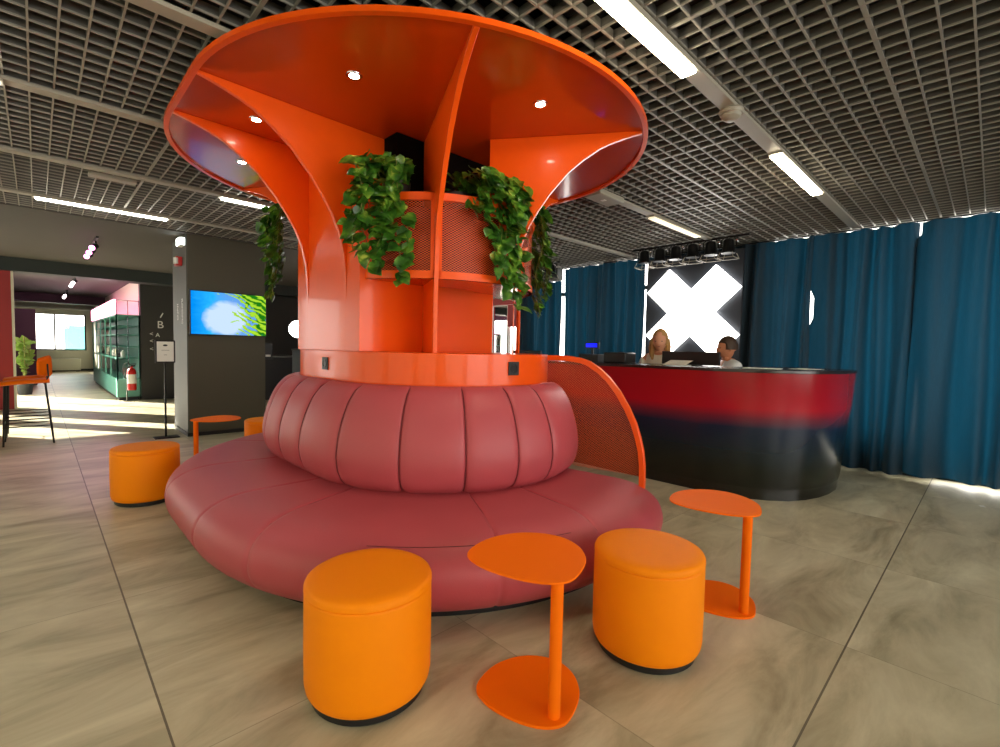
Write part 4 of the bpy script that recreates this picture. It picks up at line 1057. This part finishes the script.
# fire extinguisher
t = thing('fire_extinguisher', 'red and white fire extinguisher on a stand before the teal cabinet', 'fire extinguisher', (1.37, 12.35, 0))
build('stand', MB().tube([(1.32, 12.38, .008), (1.32, 12.38, .24), (1.38, 12.38, .24)], .010, 8).lathe([(.0001, 0), (.09, 0), (.09, .008), (.0001, .01)], 1.34, 12.38, 16).lathe([(.0001, .225), (.075, .225), (.075, .235), (.0001, .235)], 1.40, 12.35, 16), GREYM, t)
b = build('cylinder', MB().lathe([(.0001, .236), (.068, .236), (.078, .25), (.078, .62), (.055, .67), (.022, .69), (.022, .72), (.0001, .72)], 1.40, 12.35, 24), REDP, t)
build('label_band', MB().lathe([(.0785, .37), (.0785, .56)], 1.40, 12.35, 24), WHITE, b)
build('valve', MB().box(1.385, 1.46, 12.335, 12.365, .72, .75).box(1.39, 1.475, 12.34, 12.36, .765, .78), BLACK, b)
build('hose', MB().tube([(1.40, 12.34, .74), (1.33, 12.33, .80), (1.26, 12.33, .76), (1.25, 12.33, .62), (1.29, 12.33, .48)], .010, 8), BLACK, b)
# radiator, plant and pot in the passage
t = thing('radiator_cover', 'low white radiator cabinet under the far window', 'radiator', (.82, 25.1, 0))
build('case', MB().box(.36, 1.24, 24.95, 25.25, .05, .50), CREAM, t, bevel=.01)
build('grille', MB().box(.42, 1.18, 24.97, 25.2, .50, .515), WHITE, t); build('foot', MB().box(.4, .5, 25.0, 25.2, 0, .05), BLACK, t); build('foot', MB().box(1.1, 1.2, 25.0, 25.2, 0, .05), BLACK, t)
t = thing('rubber_plant', 'tall green leafy potted plant before the plum partition', 'plant', (-.2, 15, 0))
build('pot', MB().lathe([(.0001, 0), (.11, 0), (.15, .28), (.14, .28), (.13, .25), (.0001, .25)], -.2, 15, 24), POT, t)
st, fo = MB(), MB(); rnd = random.Random(4)
for k in range(4):
    a = k * 1.6; tip = Vector((-.2 + .10 * cos(a), 15 + .12 * sin(a), 1.0 + .1 * k)); st.tube([(-.2, 15, .25), (-.2 + .04 * cos(a), 15 + .04 * sin(a), .7), tuple(tip)], .012, 6)
    for j in range(7):
        z = .5 + j * .1 + .06 * k; d = Vector((rnd.uniform(-1, 1), rnd.uniform(-1, .6), rnd.uniform(0, .9))); leaf(fo, Vector((-.2 + .05 * cos(a), 15 + .05 * sin(a), min(z, 1.15))), d, (Vector((0, -.7, 1))).normalized(), rnd.uniform(.16, .24))
build('stem', st, STEM, t); build('foliage', fo, LEAFF, t, smooth=80)
# ------------------------------------------------------------------ bar table and stools
t = thing('bar_table', 'tall grey bar table cut by the left edge of the photo', 'bar table', (-.75, 8.25, 0))
build('tabletop', MB().box(-1.25, -.36, 7.75, 8.75, 1.02, 1.06), PLASTER, t, bevel=.004)
build('panel_leg', MB().box(-.56, -.40, 8.0, 8.5, 0, 1.02), PLASTER, t, smooth=0)
t = thing('menu_card', 'white folded menu card on the bar table at the left edge', 'menu card', (-.42, 8.05, 1.06))
build('card', MB().add([(-.47, 7.98, 1.06), (-.37, 7.98, 1.06), (-.37, 8.03, 1.19), (-.47, 8.03, 1.19), (-.37, 8.08, 1.06), (-.47, 8.08, 1.06)], [(0, 1, 2, 3), (3, 2, 4, 5)]), PAPER, t, smooth=0)
def bar_stool(label, x, y):
    t = local_thing('bar_stool', label, 'bar stool', (x, y, 0), 'orange bar stools')
    # x axis: back of the stool towards +x
    secs = []
    for i in range(9):
        u_ = i / 8; xx = -.21 + .42 * u_; wv = .19 + .015 * sin(pi * u_); sec = []
        for a, b in ((-1, -.010), (-.85, .022), (0, .016), (.85, .022), (1, -.010), (.8, -.022), (0, -.028), (-.8, -.022)):
            sec.append((xx, a * wv, .735 + b + (.02 * (1 - u_) ** 3 * -1) + (.012 * u_)))
        secs.append(sec)
    seat_ = build('seat', MB().loft(secs), TABLE, t, smooth=60)
    secs = []
    for i in range(13):
        a = -1 + 2 * i / 12; sec = []; ang_ = a * 1.0; cx_, cy_ = -.02 + .235 * cos(ang_), .235 * sin(ang_) * .9
        h0, h1 = .79 + .03 * abs(a), 1.035 - .05 * abs(a) ** 2
        for (o_, z_) in ((0, h0), (.022, h0 + .03), (.024, (h0 + h1) / 2), (.018, h1 - .015), (0, h1), (-.012, h1 - .03), (-.012, (h0 + h1) / 2), (-.01, h0 + .02)):
            sec.append((cx_ + o_ * cos(ang_), cy_ + o_ * sin(ang_), z_))
        secs.append(sec)
    build('backrest', MB().loft(secs), TABLE, t, smooth=60)
    for sx, sy in ((-1, -1), (-1, 1), (1, -1), (1, 1)):
        pts = [(sx * .17, sy * .15, .715), (sx * (.19 if sx < 0 else .235), sy * .19, 0)]
        build('leg', MB().tube(pts, .0095, 8), BLACKM, t)
    m = MB()
    for z, q in ((.22, .93), (.30, .9)):
        f_ = 1 - z / .715; xa, xb, yy = -(.17 + .02 * f_), .17 + .065 * f_, .15 + .04 * f_
        m.tube([(xa, -yy, z), (xb, -yy, z)], .007, 6).tube([(xa, yy, z), (xb, yy, z)], .007, 6)
    f_ = 1 - .25 / .715; m.tube([(-(.17 + .02 * f_), -(.15 + .04 * f_), .25), (-(.17 + .02 * f_), .15 + .04 * f_, .25)], .007, 6)
    build('footrest', m, BLACKM, t)
    m = MB()
    for sy in (-1, 1): m.tube([(.16, sy * .15, .71), (.20, sy * .17, .80), (.195, sy * .14, .95)], .008, 6)
    build('back_frame', m, BLACKM, t)
    return t
b0 = bar_stool('orange bar stool with thin black legs at the left edge, nearer one', -.105, 8.02); reg(None)
copy_tree(b0, (-.10, 8.72, 0), label='orange bar stool with thin black legs at the left edge, the one behind')
# ------------------------------------------------------------------ track spots in the grey ceiling
def track_spot(label, x, y, m_lens):
    t = thing('track_spotlight', label, 'spotlight', (x, y, 2.55), 'black ceiling spotlights')
    build('rail', MB().box(x - .015, x + .015, y - .5, y + .9, ZC - .025, ZC), BLACKM, t, smooth=0)
    for i, dy in enumerate((-.25, .25, .7)):
        h = build('head', MB().tube([(x, y + dy, ZC - .10), (x - .05, y + dy - .14, ZC - .15)], .038, 14).tube([(x, y + dy, ZC - .02), (x, y + dy, ZC - .10)], .010, 6), BLACKM, t)
        build('lens', MB().tube([(x - .0505, y + dy - .1405, ZC - .1505), (x - .052, y + dy - .145, ZC - .152)], .034, 14), m_lens, h)
PINKL = mat('pink_lens', (1, .3, .8, 1), .4, emit=(1, .25, .7, 1), estr=5)
WL = mat('white_lens', (1, 1, 1, 1), .4, emit=(1, .95, .95, 1), estr=6)
track_spot('row of three black track spotlights with pink light on the grey ceiling', .62, 9.0, PINKL)
track_spot('row of bright white track spotlights deeper in the passage ceiling', .66, 14.6, WL)
track_spot('row of small track spotlights far in the passage near the window', .67, 19.0, WL)
# things behind the pillar on the right
t = thing('globe_pendant', 'white glowing globe lamp hanging behind the column left side', 'pendant lamp', (3.10, 8.0, 1.5))
build('globe', MB().sphere((3.10, 8.0, 1.50), .14, 24, 16), GLOBE, t, smooth=80)
build('cord', MB().tube([(3.10, 8.0, 1.64), (3.10, 8.0, ZC)], .004, 6), BLACK, t)
t = thing('service_desk', 'black low service cabinet against the charcoal wall behind the pillar', 'cabinet', (3.9, 11.6, 0))
build('case', MB().box(3.0, 6.2, 11.2, 12.0, 0, .95), BLACK, t, bevel=.01)
build('top', MB().box(2.95, 6.25, 11.15, 12.05, .95, .98), GREYM, t, smooth=0)
t = thing('wall_intercom', 'small black box on the right edge of the pillar', 'intercom', (2.42, 7.5, 1.1))
build('case', MB().box(2.38, 2.50, 7.40, 7.55, 1.02, 1.26), BLACK, t, bevel=.006)
build('badge', MB().box(2.40, 2.47, 7.395, 7.40, .0 + 1.06, 1.09), WHITE, t)
t = thing('grey_storage_box', 'blue-grey box seen between pillar and orange drum', 'box', (2.95, 7.2, 0))
build('case', MB().box(2.78, 3.12, 7.0, 7.4, 0, 1.16), mat('blue_grey', rgb(72, 84, 96), .6), t, bevel=.01)
build('lid', MB().box(2.77, 3.13, 6.99, 7.41, 1.16, 1.18), BEAM, t, bevel=.004)
# small litter by the curtain
t = thing('paper_scrap', 'tiny white paper scrap on the floor before the right curtain', 'paper', (5.6, .05, 0))
p = (5.72, -.02)
build('scrap', MB().add([(p[0], p[1], .002), (p[0] + .05, p[1] + .015, .006), (p[0] + .045, p[1] + .05, .002), (p[0] - .01, p[1] + .035, .004)], [(0, 1, 2, 3)]), PAPER, t, smooth=0)

# ------------------------------------------------------------------ outside
t = thing('sun_blocker', 'added pale building outside the left windows', 'blocker', (-6, 0, 0))  # unseen block, added to keep direct sun out of the left windows
build('blocker_body', MB().box(-7, -5, -18, 13.5, -.5, 5), CREAM, t, smooth=0)
build('blocker_cap', MB().box(-7.1, -4.9, -18.1, 13.6, 5, 5.2), PLASTER, t, smooth=0)
t = thing('street_hoarding', 'teal panel outside the far passage window', 'panel', (1.4, 27, 0))
build('panel', MB().box(.85, 1.9, 27.0, 27.1, 0, 1.83), mat('teal_panel', rgb(100, 190, 190), .7), t, smooth=0)

# ------------------------------------------------------------------ light
wd = bpy.data.worlds.new('world'); scn.world = wd; wd.use_nodes = True
bg = wd.node_tree.nodes['Background']; bg.inputs[0].default_value = (1.0, .965, .89, 1); bg.inputs[1].default_value = 3.2
def lamp(name, kind, loc, rot=None, target=None, **kw):
    ld = bpy.data.lights.new(name, kind); o = bpy.data.objects.new(name, ld); COL.objects.link(o); o.location = loc
    for k_, v_ in kw.items():
        if k_ == 'portal': ld.cycles.is_portal = True
        else: setattr(ld, k_, v_)
    if target is not None: o.rotation_euler = (Vector(target) - Vector(loc)).to_track_quat('-Z', 'Y').to_euler()
    return o
for ya, yb, za, zb in LW:
    lamp('window_portal', 'AREA', (XL - .02, (ya + yb) / 2, (za + zb) / 2), target=(5, (ya + yb) / 2, (za + zb) / 2), shape='RECTANGLE', size=yb - ya, size_y=zb - za, portal=True)
for a, b in BWH:
    lamp('window_portal', 'AREA', ((a + b) / 2, YB + .02, 1.5), target=((a + b) / 2, 5, 1.5), shape='RECTANGLE', size=b - a, size_y=2.0, portal=True)
sun = lamp('sun', 'SUN', (-20, 20, 8), target=(0, 0, 0), energy=14.0, angle=R_(.6), color=(1, .93, .8))
el = R_(24.6); d = Vector((.595 * cos(el), -.803 * cos(el), -sin(el)))
sun.rotation_euler = d.to_track_quat('-Z', 'Y').to_euler()
lamp('pink_spot', 'SPOT', (.57, 8.6, 2.5), target=(.35, 6.6, 0), energy=70, color=(1, .22, .75), spot_size=R_(46), spot_blend=.9, shadow_soft_size=.03)

# ------------------------------------------------------------------ view
scn.view_settings.view_transform = 'Standard'; scn.view_settings.look = 'None'
scn.view_settings.exposure = 1.12; scn.view_settings.gamma = 1.0
scn.view_settings.use_curve_mapping = False
scn.cycles.use_denoising = True
scn.cycles.max_bounces = 10; scn.cycles.diffuse_bounces = 5; scn.cycles.transparent_max_bounces = 24
scn.cycles.sample_clamp_indirect = 6.0
